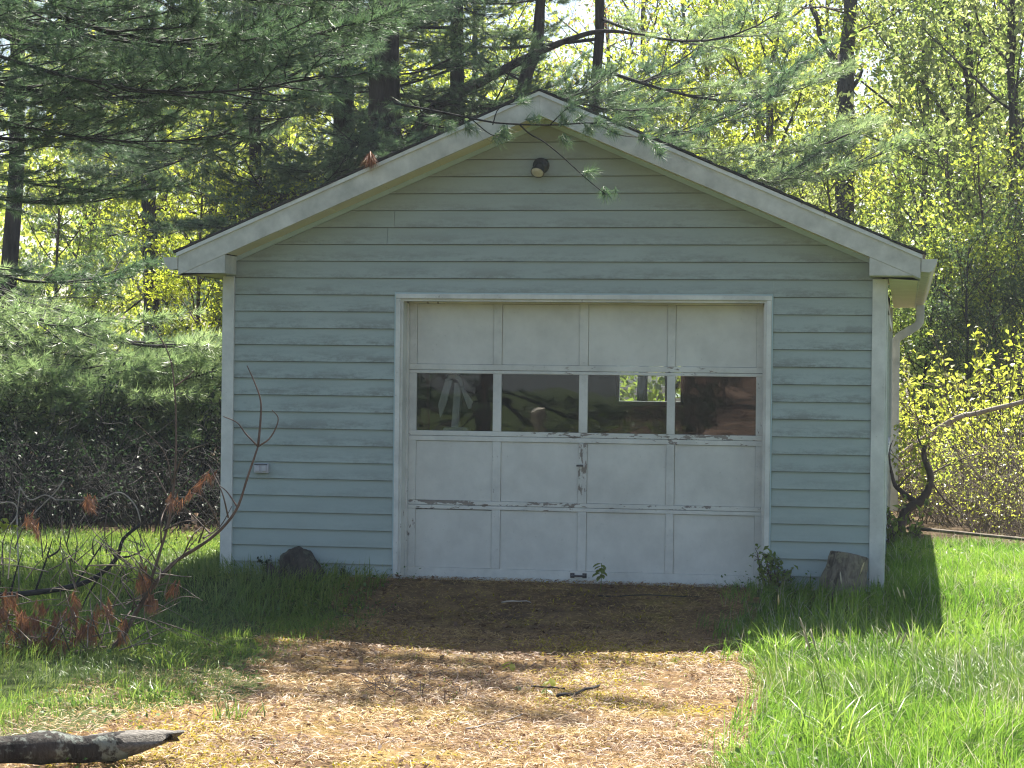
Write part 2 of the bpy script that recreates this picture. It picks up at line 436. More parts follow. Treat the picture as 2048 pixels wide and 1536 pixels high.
def ground_mat(name, stops, scale, moss=None):
    mt, nt, b = new_mat(name)
    f = noise(nt, scale, 7, 0.72)
    c = ramp(nt, f, stops)
    fine = noise(nt, scale * 14, 4, 0.7)
    c = mixc(nt, 0.55, c, ramp(nt, fine, [(0.35, (0.35, 0.35, 0.35)), (0.65, (1.15, 1.1, 1.0))]), 'MULTIPLY')
    if moss:
        c = mixc(nt, ramp(nt, noise(nt, 1.7, 6, 0.7, off=(5, 2, 0)), [(0.54, (0, 0, 0)), (0.68, (0.6, 0.6, 0.6))]), c, moss)
    nt.links.new(c, b.inputs['Base Color'])
    b.inputs['Roughness'].default_value = 0.95; b.inputs['Specular IOR Level'].default_value = 0.1
    bump(nt, b, fine, 0.8, 0.02)
    return mt
M['drive'] = ground_mat('driveway_litter', [(0.32, (0.060, 0.038, 0.026)), (0.48, (0.16, 0.10, 0.05)), (0.66, (0.32, 0.215, 0.09))], 2.6, (0.27, 0.21, 0.04))
M['lawn'] = ground_mat('lawn_soil', [(0.3, (0.035, 0.05, 0.015)), (0.5, (0.06, 0.085, 0.022)), (0.7, (0.10, 0.11, 0.04))], 2.0)
M['woods'] = ground_mat('woodland_floor', [(0.3, (0.045, 0.032, 0.02)), (0.5, (0.09, 0.062, 0.036)), (0.7, (0.13, 0.10, 0.055))], 1.2)
M['bank'] = ground_mat('leafy_bank', [(0.38, (0.035, 0.03, 0.022)), (0.5, (0.14, 0.095, 0.07)), (0.66, (0.30, 0.205, 0.155))], 0.7)

# ------------------------------------------------------------------ the ground
def in_poly(x, y, P):
    x = np.asarray(x); y = np.asarray(y)
    c = np.zeros(x.shape, bool)
    n = len(P)
    for i in range(n):
        x0, y0 = P[i]; x1, y1 = P[(i + 1) % n]
        if y0 == y1: continue
        k = ((y0 > y) != (y1 > y)) & (x < (x1 - x0) * (y - y0) / (y1 - y0) + x0)
        c ^= k
    return c

DRIVE = [(1.25, 0.3), (1.1, -0.3), (1.0, -1.6), (1.15, -2.8), (1.45, -3.9), (1.6, -4.9), (1.15, -6.0), (0.8, -7.2), (0.3, -9), (0.0, -14), (4.6, -14), (4.6, -9), (4.52, -6.3), (4.42, -5.1), (4.42, -3.8), (4.30, -2.6), (4.05, -1.4), (4.0, -0.2), (4.0, 0.3)]
def on_drive(x, y, s=0.0):
    dx = (fbm(x * 1.7, y * 1.7, 21) - 0.5) * 0.55; dy = (fbm(x * 1.7, y * 1.7, 33) - 0.5) * 0.55
    return in_poly(x + dx, y + dy, DRIVE)

gx = np.concatenate([np.linspace(-160, -9, 26)[:-1], np.arange(-9, 11.001, 0.08), np.linspace(11, 160, 26)[1:]])
gy = np.concatenate([np.linspace(-160, -9.5, 34)[:-1], np.arange(-9.5, 13.001, 0.08), np.linspace(13, 200, 40)[1:]])
GX, GY = np.meshgrid(gx, gy, indexing='ij')
V = np.stack([GX, GY, gz(GX, GY) + 0.006 * (fbm(GX * 9, GY * 9, 5) - 0.5)], -1).reshape(-1, 3)
nx, ny = len(gx), len(gy)
ii, jj = np.meshgrid(np.arange(nx - 1), np.arange(ny - 1), indexing='ij')
Q = np.stack([ii * ny + jj, (ii + 1) * ny + jj, (ii + 1) * ny + jj + 1, ii * ny + jj + 1], -1).reshape(-1, 4)
qc = V[Q].mean(1)
is_drive = on_drive(qc[:, 0], qc[:, 1])
lawn_edge = 3.3 + 1.6 * (fbm(qc[:, 0] * 0.5, qc[:, 1] * 0 + 1, 8) - 0.5)
is_wood = (~is_drive) & (qc[:, 1] > np.where(qc[:, 0] > 4, lawn_edge + 0.6, lawn_edge - 1.0))
is_bank = (~is_drive) & (qc[:, 1] < -20) & (qc[:, 0] > -1.6)
def sheet(name, sel, mat):
    q = Q[sel]; u, inv = np.unique(q, return_inverse=True)
    return tag(put(name, np_mesh(name, V[u], inv.reshape(q.shape), True), mat), kind='structure')
sheet('driveway', is_drive, M['drive'])
sheet('woodland_floor', is_wood, M['woods'])
sheet('leafy_bank', is_bank, M['bank'])
sheet('lawn', ~(is_drive | is_wood | is_bank), M['lawn'])

# ------------------------------------------------------------------ the garage
W, L = 4.95, 7.0
OH = 0.332                                       # rake overhang
XL, XR = -0.268, W + 0.26                        # fascia faces of the two eaves
RX, RZ, SL = 2.465, 3.62, 0.43                   # ridge and roof slope
HE = 2.272                                       # underside of the eaves
E_ = 0.127; Z0 = 2.38
roof_z = lambda x: RZ - SL * abs(x - RX)
G = thing('garage', 'pale blue clapboard garage with a white four-section door and gable roof', 'garage')

def clip_x(z):
    """where the gable's siding ends at height z, under the sloping soffit"""
    h = (RZ - 0.205 - z) / SL
    return max(0.002, RX - h), min(W - 0.002, RX + h)

DL, DR, DT = 1.376, 4.113, 2.099                 # door opening
TW = 0.036                                       # face of the door trim
def board(x0, x1, zb, zt, name='siding_board', dy=0.0):
    """a clapboard: proud at its lower edge, stopped short of the next so a dark gap draws the lap shade; ends clipped by the gable"""
    a0, a1 = clip_x(zb); b0, b1 = clip_x(zt)
    l0, l1 = max(x0, a0), min(x1, a1); t0, t1 = max(x0, b0), min(x1, b1)
    if l1 - l0 < 0.02: return
    if t1 - t0 < 0.01: t0 = t1 = (t0 + t1) / 2; t0 -= 0.004; t1 += 0.004
    yb, yt = -0.020 + dy + rr.uniform(-0.001, 0.001), -0.003 + dy
    mb = MB()
    mb.hexa([(l0, yb, zb), (l1, yb, zb), (l1, 0.006, zb), (l0, 0.006, zb), (t0, yt, zt), (t1, yt, zt), (t1, 0.006, zt), (t0, 0.006, zt)])
    mb.build(name, M['siding'], G)

rr = random.Random(3)
k = 0
zb = Z0 - 19 * E_
row = 0
while zb < RZ - 0.3:
    zt = zb + E_ - 0.0032  # gap left open over the dark wall to draw the lap's shadow line
    lo = max(zb, -0.06)
    j = [1.25, 3.55, 2.45, 1.9, 3.0][(row // 2) % 5] + rr.uniform(-0.1, 0.1)
    if zt < DT + TW + 0.02:
        board(0.05, DL - TW - 0.012, lo, zt)
        board(DR + TW + 0.012, W - 0.05, lo, zt)
    elif zb < DT + TW + 0.012:
        zz = DT + TW + 0.0125
        board(0.05, DL - TW - 0.012, lo, zt); board(DR + TW + 0.012, W - 0.05, lo, zt)
        board(DL - TW - 0.0115, DR + TW + 0.0115, zz, zt)
    elif row % 4 < 2 and zb < 2.9:
        board(0.0, j, max(zb, DT + TW + 0.012), zt); board(j + 0.003, W, max(zb, DT + TW + 0.012), zt, dy=-0.0022)
    else:
        board(0.0, W, max(zb, DT + TW + 0.012), zt)
    zb += E_; row += 1

# walls behind the siding, with the door opening and the windows left open
mb = MB()
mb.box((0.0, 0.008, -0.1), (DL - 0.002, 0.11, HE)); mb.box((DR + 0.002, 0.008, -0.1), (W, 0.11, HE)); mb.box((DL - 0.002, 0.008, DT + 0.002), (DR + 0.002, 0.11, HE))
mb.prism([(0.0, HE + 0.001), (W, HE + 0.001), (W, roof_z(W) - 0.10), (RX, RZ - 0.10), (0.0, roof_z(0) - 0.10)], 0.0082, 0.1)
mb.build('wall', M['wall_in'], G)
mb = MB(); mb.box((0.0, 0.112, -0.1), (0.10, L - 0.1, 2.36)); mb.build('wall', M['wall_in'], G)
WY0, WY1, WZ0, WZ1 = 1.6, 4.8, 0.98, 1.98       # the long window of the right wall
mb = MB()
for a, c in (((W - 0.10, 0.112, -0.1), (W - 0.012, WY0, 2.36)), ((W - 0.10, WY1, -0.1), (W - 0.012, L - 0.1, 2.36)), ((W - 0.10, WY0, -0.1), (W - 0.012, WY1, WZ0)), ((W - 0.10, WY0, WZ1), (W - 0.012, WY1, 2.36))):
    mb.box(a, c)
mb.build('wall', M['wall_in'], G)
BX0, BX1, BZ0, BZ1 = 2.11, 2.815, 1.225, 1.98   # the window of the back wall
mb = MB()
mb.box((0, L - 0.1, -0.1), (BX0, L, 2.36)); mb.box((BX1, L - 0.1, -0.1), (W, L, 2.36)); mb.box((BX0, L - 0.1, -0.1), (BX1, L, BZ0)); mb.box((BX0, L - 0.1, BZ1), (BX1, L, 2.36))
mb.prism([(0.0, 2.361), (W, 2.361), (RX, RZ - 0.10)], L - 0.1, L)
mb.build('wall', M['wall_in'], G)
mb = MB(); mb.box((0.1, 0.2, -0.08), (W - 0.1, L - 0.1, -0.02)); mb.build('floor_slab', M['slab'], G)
bw = MB()
for a, c in (((BX0, L - 0.08, BZ0), (BX1, L + 0.13, BZ0 + 0.03)), ((BX0, L - 0.08, BZ1 - 0.03), (BX1, L + 0.01, BZ1)), ((BX0, L - 0.08, BZ0 + 0.03), (BX0 + 0.025, L + 0.01, BZ1 - 0.03)), ((BX1 - 0.025, L - 0.08, BZ0 + 0.03), (BX1, L + 0.01, BZ1 - 0.03))):
    bw.box(a, c)
bw.hexa([(BX0, L - 0.16, BZ0 - 0.012), (BX1, L - 0.16, BZ0 - 0.012), (BX1, L - 0.0825, BZ0 - 0.012), (BX0, L - 0.0825, BZ0 - 0.012), (BX0, L - 0.155, BZ0 - 0.008), (BX1, L - 0.155, BZ0 - 0.008), (BX1, L - 0.0825, BZ0 + 0.031), (BX0, L - 0.0825, BZ0 + 0.031)])
wf = bw.build('back_window', M['trim'], G)
mb = MB(); mb.box((BX0 + 0.026, L - 0.04, BZ0 + 0.031), (BX1 - 0.026, L - 0.035, BZ1 - 0.031)); mb.build('pane', M['glass'], wf)
# side siding on the right wall, a long window and its casing
zb = Z0 - 19 * E_
while zb < HE - 0.02:
    zt = min(zb + E_ - 0.0025, HE - 0.002); lo = max(zb, -0.06)
    segs = [(0.05, L - 0.05)] if (zt < WZ0 - 0.05 or lo > WZ1 + 0.05) else [(0.05, WY0 - 0.075), (WY1 + 0.075, L - 0.05)]
    for a, c in segs:
        mb = MB()
        mb.hexa([(W - 0.01, a, lo), (W + 0.014, a, lo), (W + 0.014, c, lo), (W - 0.01, c, lo), (W - 0.01, a, zt), (W + 0.002, a, zt), (W + 0.002, c, zt), (W - 0.01, c, zt)])
        mb.build('siding_board', M['siding'], G)
    zb += E_
wd = MB()
for a, c in (((W - 0.09, WY0 - 0.07, WZ0 - 0.05), (W + 0.035, WY1 + 0.07, WZ0)), ((W - 0.09, WY0 - 0.07, WZ1), (W + 0.035, WY1 + 0.07, WZ1 + 0.06)), ((W - 0.09, WY0 - 0.07, WZ0), (W + 0.035, WY0, WZ1)), ((W - 0.09, WY1, WZ0), (W + 0.035, WY1 + 0.07, WZ1)), ((W - 0.06, 3.16, WZ0), (W + 0.02, 3.24, WZ1))):
    wd.box(a, c)
sw = wd.build('side_window', M['trim'], G)
for a, c in ((WY0, 3.16), (3.24, WY1)):
    mb = MB(); mb.box((W - 0.02, a + 0.002, WZ0 + 0.002), (W - 0.015, c - 0.002, WZ1 - 0.002)); mb.build('pane', M['glass'], sw)

# corner boards
for x0, x1 in ((-0.012, 0.078), (W - 0.078, W + 0.02)):
    mb = MB(); mb.box((x0, -0.034, -0.12), (x1, -0.006, HE - 0.012)); bevel(mb.build('corner_board', M['trim'], G), 0.004)
mb = MB(); mb.box((W + 0.004, -0.005, -0.12), (W + 0.032, 0.075, HE - 0.012)); bevel(mb.build('corner_board', M['trim'], G), 0.004)
mb = MB(); mb.box((-0.024, -0.005, -0.12), (-0.002, 0.075, HE - 0.012)); bevel(mb.build('corner_board', M['trim'], G), 0.004)
mb = MB(); mb.box((W + 0.004, L - 0.08, -0.12), (W + 0.03, L, HE - 0.012)); mb.build('corner_board', M['trim'], G)

# roof: deck, sloping soffits, rakes, returns, shingle courses
def slope_slab(mb, xa, xb, top, bot, y0, y1):
    """slab that follows the roof from xa to xb, top/bot = drop under the roof line"""
    za, zb_ = roof_z(xa), roof_z(xb)
    mb.hexa([(xa, y0, za - bot), (xb, y0, zb_ - bot), (xb, y1, zb_ - bot), (xa, y1, za - bot), (xa, y0, za - top), (xb, y0, zb_ - top), (xb, y1, zb_ - top), (xa, y1, za - top)])
mb = MB()
slope_slab(mb, XL - 0.01, RX, 0.014, 0.045, -OH + 0.004, L + OH - 0.004); slope_slab(mb, RX, XR + 0.01, 0.014, 0.045, -OH + 0.004, L + OH - 0.004)
roof = mb.build('roof', M['soffit'], G)
for side, (xa, xb) in enumerate(((RX, XL - 0.035), (RX, XR + 0.035))):
    n = 22
    for i in range(n):
        x0 = xa + (xb - xa) * i / n; x1 = xa + (xb - xa) * (i + 1) / n
        if x0 > x1: x0, x1 = x1, x0
        mb = MB()
        up = 0.004; lo_ = 0.011 + rr.uniform(-0.001, 0.003)
        # the course's lower (outer) edge is the thicker one
        ta = roof_z(x0) + (lo_ if side == 0 else up); tb = roof_z(x1) + (up if side == 0 else lo_)
        yo = -OH - 0.012 - rr.uniform(0, 0.012); ye = L + OH + 0.012
        sag = rr.uniform(-0.006, 0.002)
        mb.hexa([(x0, yo, roof_z(x0) - 0.010 + sag), (x1, yo, roof_z(x1) - 0.010 + sag), (x1, ye, roof_z(x1) - 0.010), (x0, ye, roof_z(x0) - 0.010), (x0, yo, ta + sag), (x1, yo, tb + sag), (x1, ye, tb), (x0, ye, ta)])
        mb.build('shingle_course', M['shingle'], roof, root=G)
for xa, xb in ((XL, RX), (RX, XR)):
    mb = MB()                                    # rake fascia
    slope_slab(mb, xa, xb, 0.034, 0.19, -OH, -OH + 0.022)
    bevel(mb.build('rake_board', M['rake'], G), 0.003)
    mb = MB()                                    # shingle mould along its top
    slope_slab(mb, xa - (0.012 if xa < 0 else 0), xb + (0.012 if xb > RX else 0), 0.0165, 0.045, -OH - 0.014, -OH - 0.0005)
    mb.build('rake_mould', M['trim'], G)
# panels of the sloping soffit under the rakes
for s in (0, 1):
    xa, xb = (0.10, RX - 0.001) if s == 0 else (RX + 0.001, W - 0.10)
    n = 12
    for i in range(n):
        x0 = xa + (xb - xa) * i / n; x1 = xa + (xb - xa) * (i + 1) / n - 0.004
        mb = MB(); slope_slab(mb, x0, x1, 0.176, 0.186 + 0.0015 * (i % 2), -OH + 0.0225, -0.02)
        mb.build('soffit_panel', M['soffit'], G)
    mb = MB(); slope_slab(mb, xa - 0.02 if s == 0 else xa, xb if s == 0 else xb + 0.02, 0.187, 0.222, -0.032, -0.012)
    mb.build('siding_channel', M['channel'], G)
# eave returns
ir = 0.095
for s in (0, 1):
    xo, xi = (XL, ir) if s == 0 else (XR, W - 0.097)
    top_o, top_i = roof_z(xo) - 0.0, roof_z(xi) - 0.192
    pts = [(xo, HE), (xi, HE), (xi, roof_z(xi) - 0.191), (xo, roof_z(xo) - 0.191)]
    if s == 1: pts = pts[::-1]
    mb = MB(); mb.prism(pts, -OH + 0.003, -0.036); mb.build('eave_return', M['rake'], G)
# level soffits and eave fascias along both sides
for s in (0, 1):
    x0, x1 = (XL + 0.012, -0.026) if s == 0 else (W + 0.034, XR - 0.012)
    n = 22
    for i in range(n):
        y0 = -0.03 + (L + OH - 0.02) * i / n; y1 = -0.03 + (L + OH - 0.02) * (i + 1) / n - 0.006
        mb = MB(); mb.box((x0, y0, HE), (x1, y1, HE + 0.012)); mb.build('soffit_panel', M['soffit'], G)
    xf = (XL - 0.0005, XL + 0.011) if s == 0 else (XR - 0.011, XR + 0.0005)
    mb = MB(); mb.box((xf[0], -OH + 0.0235, HE - 0.004), (xf[1], L + OH, roof_z(XL) - 0.046)); mb.build('eave_fascia', M['trim'], G)
    # gutter with the usual ogee front
    x = XL - 0.004 if s == 0 else XR + 0.004; d = -1 if s == 0 else 1
    zt = 2.39
    prof = [(0, zt), (0, zt - 0.088), (0.055, zt - 0.095), (0.075, zt - 0.085), (0.098, zt - 0.045), (0.108, zt - 0.035), (0.112, zt), (0.108, zt), (0.104, zt - 0.033), (0.093, zt - 0.043), (0.072, zt - 0.08), (0.055, zt - 0.089), (0.004, zt - 0.083), (0.004, zt)]
    P = [(x + d * a, b_) for a, b_ in prof]
    mb = MB(); mb.prism(P if d < 0 else P[::-1], -OH + 0.006, L + OH)
    gt = mb.build('gutter', M['rake'], G)
    cap = [(0.001, zt - 0.001), (0.001, zt - 0.09), (0.055, zt - 0.096), (0.076, zt - 0.086), (0.099, zt - 0.046), (0.109, zt - 0.035), (0.113, zt - 0.001)]
    for ye in (-OH - 0.001, L + OH - 0.002):
        P = [(x + d * a, b_) for a, b_ in cap]
        mb = MB(); mb.prism(P if d < 0 else P[::-1], ye, ye + 0.006); mb.build('end_cap', M['rake'], gt, root=G)
# downspout at the far end of the right gutter: drop, elbow, slanting leg back to the wall, then down it
yd = L + OH - 0.20
path = [(XR + 0.05, yd, 2.30), (XR + 0.05, yd, 2.17), (XR + 0.045, yd, 2.12), (XR + 0.02, yd, 2.08), (W + 0.09, yd, 1.96), (W + 0.065, yd, 1.92), (W + 0.062, yd, 1.86), (W + 0.062, yd, 0.15)]
def rect_tube(mb, pts, wx, wy):
    pts = [np.array(p, float) for p in pts]; Vv = []; Ff = []
    for i, p in enumerate(pts):
        t = pts[min(i + 1, len(pts) - 1)] - pts[max(i - 1, 0)]; t /= np.linalg.norm(t)
        y = np.array([0, 1.0, 0]); x = np.cross(y, t); x /= np.linalg.norm(x)
        for a, b_ in ((-1, -1), (1, -1), (1, 1), (-1, 1)): Vv.append(p + x * a * wx / 2 + y * b_ * wy / 2)
    for i in range(len(pts) - 1):
        for j in range(4): Ff.append((i * 4 + j, i * 4 + (j + 1) % 4, i * 4 + 4 + (j + 1) % 4, i * 4 + 4 + j))
    return mb.add(Vv, Ff)
mb = MB(); rect_tube(mb, path, 0.085, 0.085); bevel(mb.build('downspout', M['rake'], G), 0.008)

# door trim, jambs, channel
tr_ = MB()
mb = MB(); mb.box((DL - TW, -0.030, DT), (DR + TW, 0.0075, DT + TW)); bevel(mb.build('door_trim', M['trim'], G), 0.003)
for x0, x1 in ((DL - TW, DL), (DR, DR + TW)):
    mb = MB(); mb.box((x0, -0.030, -0.06), (x1, 0.0075, DT - 0.001)); bevel(mb.build('door_trim', M['trim'], G), 0.003)
mb = MB(); mb.box((DL - TW - 0.011, -0.022, DT + TW + 0.001), (DR + TW + 0.011, 0.0, DT + TW + 0.011)); mb.build('siding_channel', M['channel'], G)
for x0, x1 in ((DL - TW - 0.011, DL - TW - 0.001), (DR + TW + 0.001, DR + TW + 0.011)):
    mb = MB(); mb.box((x0, -0.022, -0.06), (x1, 0.0, DT + TW + 0.0005)); mb.build('siding_channel', M['channel'], G)
YD = 0.15                                        # face of the door
for x0, x1, s in ((DL + 0.0005, DL + 0.018, 1), (DR - 0.018, DR - 0.0005, -1)):
    mb = MB(); mb.box((x0, -0.012, -0.07), (x1, 0.21, DT - 0.0005)); mb.build('door_jamb', M['stile'], G)
    xs = (x1 + 0.0005, x1 + 0.016) if s > 0 else (x0 - 0.016, x0 - 0.0005)
    mb = MB(); mb.box((xs[0], YD - 0.035, -0.07), (xs[1], YD - 0.006, DT - 0.02)); mb.build('door_stop', M['stile'], G)
mb = MB(); mb.box((DL + 0.0185, -0.012, DT - 0.018), (DR - 0.0185, 0.21, DT - 0.0008)); mb.build('door_jamb', M['stile'], G)
mb = MB(); mb.box((DL + 0.0185, YD - 0.035, DT - 0.032), (DR - 0.0185, YD - 0.006, DT - 0.0185)); mb.build('door_stop', M['stile'], G)

# the overhead door: four sections of rails, stiles, panels; panes in the second
door = bpy.data.objects.new('garage_door', None); COL.objects.link(door); door.parent = G; door.empty_display_size = 0.1
door['label'] = 'white four-section wooden overhead door with peeling paint and a row of panes'
X0, X1 = 1.402, 4.094
st = [(X0, 1.466), (2.056, 2.121), (2.711, 2.777), (3.371, 3.432), (4.031, X1)]
secs = [(1.567, 2.075, 1.610, 2.068, 0), (1.070, 1.5645, 1.107, 1.541, 1), (0.546, 1.0675, 0.579, 1.031, 2), (-0.028, 0.5435, 0.070, 0.515, 3)]
for zlo, zhi, pz0, pz1, si in secs:
    mb = MB(); mb.box((X0, YD, pz1), (X1, YD + 0.035, zhi)); o = bevel(mb.build('rail', M['rail'], door, root=G), 0.003)
    mb = MB(); mb.box((X0, YD, zlo), (X1, YD + 0.035, pz0)); bevel(mb.build('rail', M['rail_worn'] if si in (1, 2) else M['rail'], door, root=G), 0.003)
    for q, (a, c) in enumerate(st):
        mb = MB(); mb.box((a, YD + 0.0015, pz0 + 0.0005), (c, YD + 0.034, pz1 - 0.0005))
        worn = (si == 2 and q in (1, 2)) or (si == 1 and q == 4)
        bevel(mb.build('stile', M['stile_worn'] if worn else M['stile'], door, root=G), 0.003)
    for q in range(4):
        a, c = st[q][1], st[q + 1][0]
        mb = MB()
        if si == 1:
            mb.box((a + 0.0005, YD + 0.016, pz0 + 0.0005), (c - 0.0005, YD + 0.019, pz1 - 0.0005)); mb.build('pane', M['glass'], door, root=G)
        else:
            g = 0.006 if (si == 3 and q == 0) else 0.0025
            mb.box((a + 0.002, YD + 0.011 + 0.001 * (q % 2), pz0 + 0.002), (c - 0.002, YD + 0.022, pz1 - g)); mb.build('panel', M['panel'], door, root=G)
# T-handle of the third section and the lift handle at the bottom
hx, hz = at(1161, 931, YD)[0], at(1161, 931, YD)[2]
mb = MB(); mb.tube([(hx, YD, hz), (hx, YD - 0.03, hz)], 0.007, 8); mb.box((hx - 0.025, YD - 0.042, hz - 0.007), (hx + 0.025, YD - 0.030, hz + 0.007))
mb.build('handle', M['dark_metal'], door, root=G)
hx, hz = at(1157, 1151, YD)[0], at(1157, 1151, YD)[2]
mb = MB(); mb.box((hx - 0.062, YD - 0.006, hz - 0.018), (hx - 0.03, YD - 0.0005, hz + 0.018)); mb.box((hx + 0.03, YD - 0.006, hz - 0.018), (hx + 0.062, YD - 0.0005, hz + 0.018))
mb.tube(curve_pts([(hx - 0.046, YD - 0.006, hz), (hx - 0.035, YD - 0.035, hz), (hx + 0.035, YD - 0.035, hz), (hx + 0.046, YD - 0.006, hz)], 4), 0.008, 8)
mb.build('lift_handle', M['dark_metal'], door, root=G)

# floodlight in the gable
lx, lz = 2.432, 3.085
fl = MB()
fl.tube([(lx, -0.004, lz + 0.005), (lx, -0.05, lz + 0.005)], [0.062, 0.058], 18)
fixture = fl.build('floodlight', M['dark_metal'], G, True)
def down(t): return (lx - 0.002 - 0.10 * t, -0.05 - 0.55 * t, lz + 0.012 - 0.62 * t)
mb = MB(); mb.tube([down(0.0), down(0.03), down(0.06), down(0.085), down(0.11)], [0.020, 0.038, 0.046, 0.050, 0.0505], 20, cap=False)
mb.build('lamp_shade', M['dark_metal'], fixture, True, root=G)
mb = MB(); mb.tube([down(0.098), down(0.109), down(0.115), down(0.118)], [0.047, 0.045, 0.028, 0.008], 20)
mb.build('lamp_glass', noisy('frosted_lens', (0.45, 0.40, 0.30), (0.7, 0.66, 0.55), 12, 0.25, 0.3, 30), fixture, True, root=G)

# outdoor double socket with flip covers
ox, oz = 0.308, 0.803
mb = MB(); mb.box((ox - 0.055, -0.05, oz - 0.036), (ox + 0.055, -0.004, oz + 0.036))
sk = bevel(mb.build('socket_box', M['grey_plastic'], G), 0.006)
for dx in (-0.026, 0.026):
    mb = MB(); mb.box((ox + dx - 0.018, -0.060, oz - 0.022), (ox + dx + 0.018, -0.0505, oz + 0.020)); bevel(mb.build('socket_cover', M['grey_plastic'], sk, root=G), 0.004)
mb = MB(); mb.box((ox - 0.05, -0.056, oz + 0.026), (ox + 0.05, -0.0505, oz + 0.033)); mb.build('hinge', M['dark_metal'], sk, root=G)

# pale wooden stand inside, close behind the first pane
sx, sy = 1.745, 0.29
stand = thing('wooden_stand', 'pale wooden stand with two drooping slats behind the first door pane', 'stand', (sx, sy, -0.02))
mb = MB(); mb.hexa([(sx - 0.032, sy - 0.02, 1.13), (sx + 0.022, sy - 0.02, 1.13), (sx + 0.022, sy + 0.02, 1.13), (sx - 0.032, sy + 0.02, 1.13), (sx - 0.010, sy - 0.02, 1.47), (sx + 0.042, sy - 0.02, 1.47), (sx + 0.042, sy + 0.02, 1.47), (sx - 0.010, sy + 0.02, 1.47)])
mb.build('post', M['old_wood'], stand)
mb = MB(); mb.prism([(sx - 0.10, 1.085), (sx + 0.115, 1.085), (sx + 0.10, 1.125), (sx + 0.05, 1.132), (sx - 0.08, 1.128)], sy - 0.06, sy + 0.06); mb.build('foot', M['old_wood'], stand)
mb = MB(); mb.box((sx - 0.06, sy - 0.05, -0.015), (sx + 0.06, sy + 0.05, 1.084)); mb.build('pedestal', M['wall_in'], stand)
mb = MB(); mb.tube(curve_pts([(sx - 0.07, sy - 0.03, 1.48), (sx - 0.03, sy - 0.03, 1.52), (sx + 0.03, sy - 0.03, 1.50), (sx + 0.045, sy - 0.03, 1.44)], 4), 0.018, 8); mb.build('head', M['old_wood'], stand, True)
for pts in ([(sx - 0.075, 1.50), (sx - 0.022, 1.49), (sx - 0.07, 1.30), (sx - 0.115, 1.20), (sx - 0.13, 1.30)], [(sx + 0.035, 1.45), (sx + 0.06, 1.44), (sx + 0.14, 1.33), (sx + 0.125, 1.28), (sx + 0.105, 1.27)]):
    mb = MB(); mb.prism(pts, sy - 0.045, sy - 0.025); mb.build('slat', M['old_wood'], stand)

# ------------------------------------------------------------------ vegetation builders
def unit(a):
    return a / (np.linalg.norm(a, axis=-1, keepdims=True) + 1e-9)

def leaf_quads(r, C_, size, up=0.35, aspect=0.55, fold=0.18):
    """one folded, pointed leaf per centre"""
    n = len(C_)
    a = unit(r.normal(size=(n, 3)) + np.array([0, 0, -0.25]))
    nn = unit(r.normal(size=(n, 3)) + np.array([0, 0, up * 3]))
    b = unit(np.cross(nn, a)); nn = np.cross(a, b)
    s = (size * (0.45 + 1.0 * r.random(n) ** 1.5))[:, None]
    p0 = C_ - a * s * 0.5; p2 = C_ + a * s * 0.5
    mid = C_ + a * s * 0.02 + nn * s * fold
    p1 = mid + b * s * aspect * 0.5; p3 = mid - b * s * aspect * 0.5
    V_ = np.stack([p0, p1, p2, p3], 1).reshape(-1, 3)
    return V_, np.arange(4 * n).reshape(n, 4)

def needle_tris(r, P, D, n, ln, wd=0.004, lo=12, hi=72, back=0.06):
    """needle tufts: at every point P a brush of n needles round the direction D"""
    T = len(P)
    P = np.repeat(P, n, 0); D = np.repeat(unit(D), n, 0)
    q = unit(r.normal(size=P.shape)); q = unit(q - D * (q * D).sum(1, keepdims=True))
    th = np.radians(r.uniform(lo, hi, len(P)))[:, None]
    d = D * np.cos(th) + q * np.sin(th)
    d[:, 2] -= 0.18 * r.random(len(P)); d = unit(d)
    base = P - D * (r.random(len(P))[:, None] * back)
    l = ln * r.uniform(0.65, 1.15, len(P))[:, None]
    s = unit(np.cross(d, r.normal(size=P.shape))) * wd * 0.5
    V_ = np.stack([base - s, base + s, base + d * l], 1).reshape(-1, 3)
    return V_, np.arange(3 * len(P)).reshape(-1, 3)

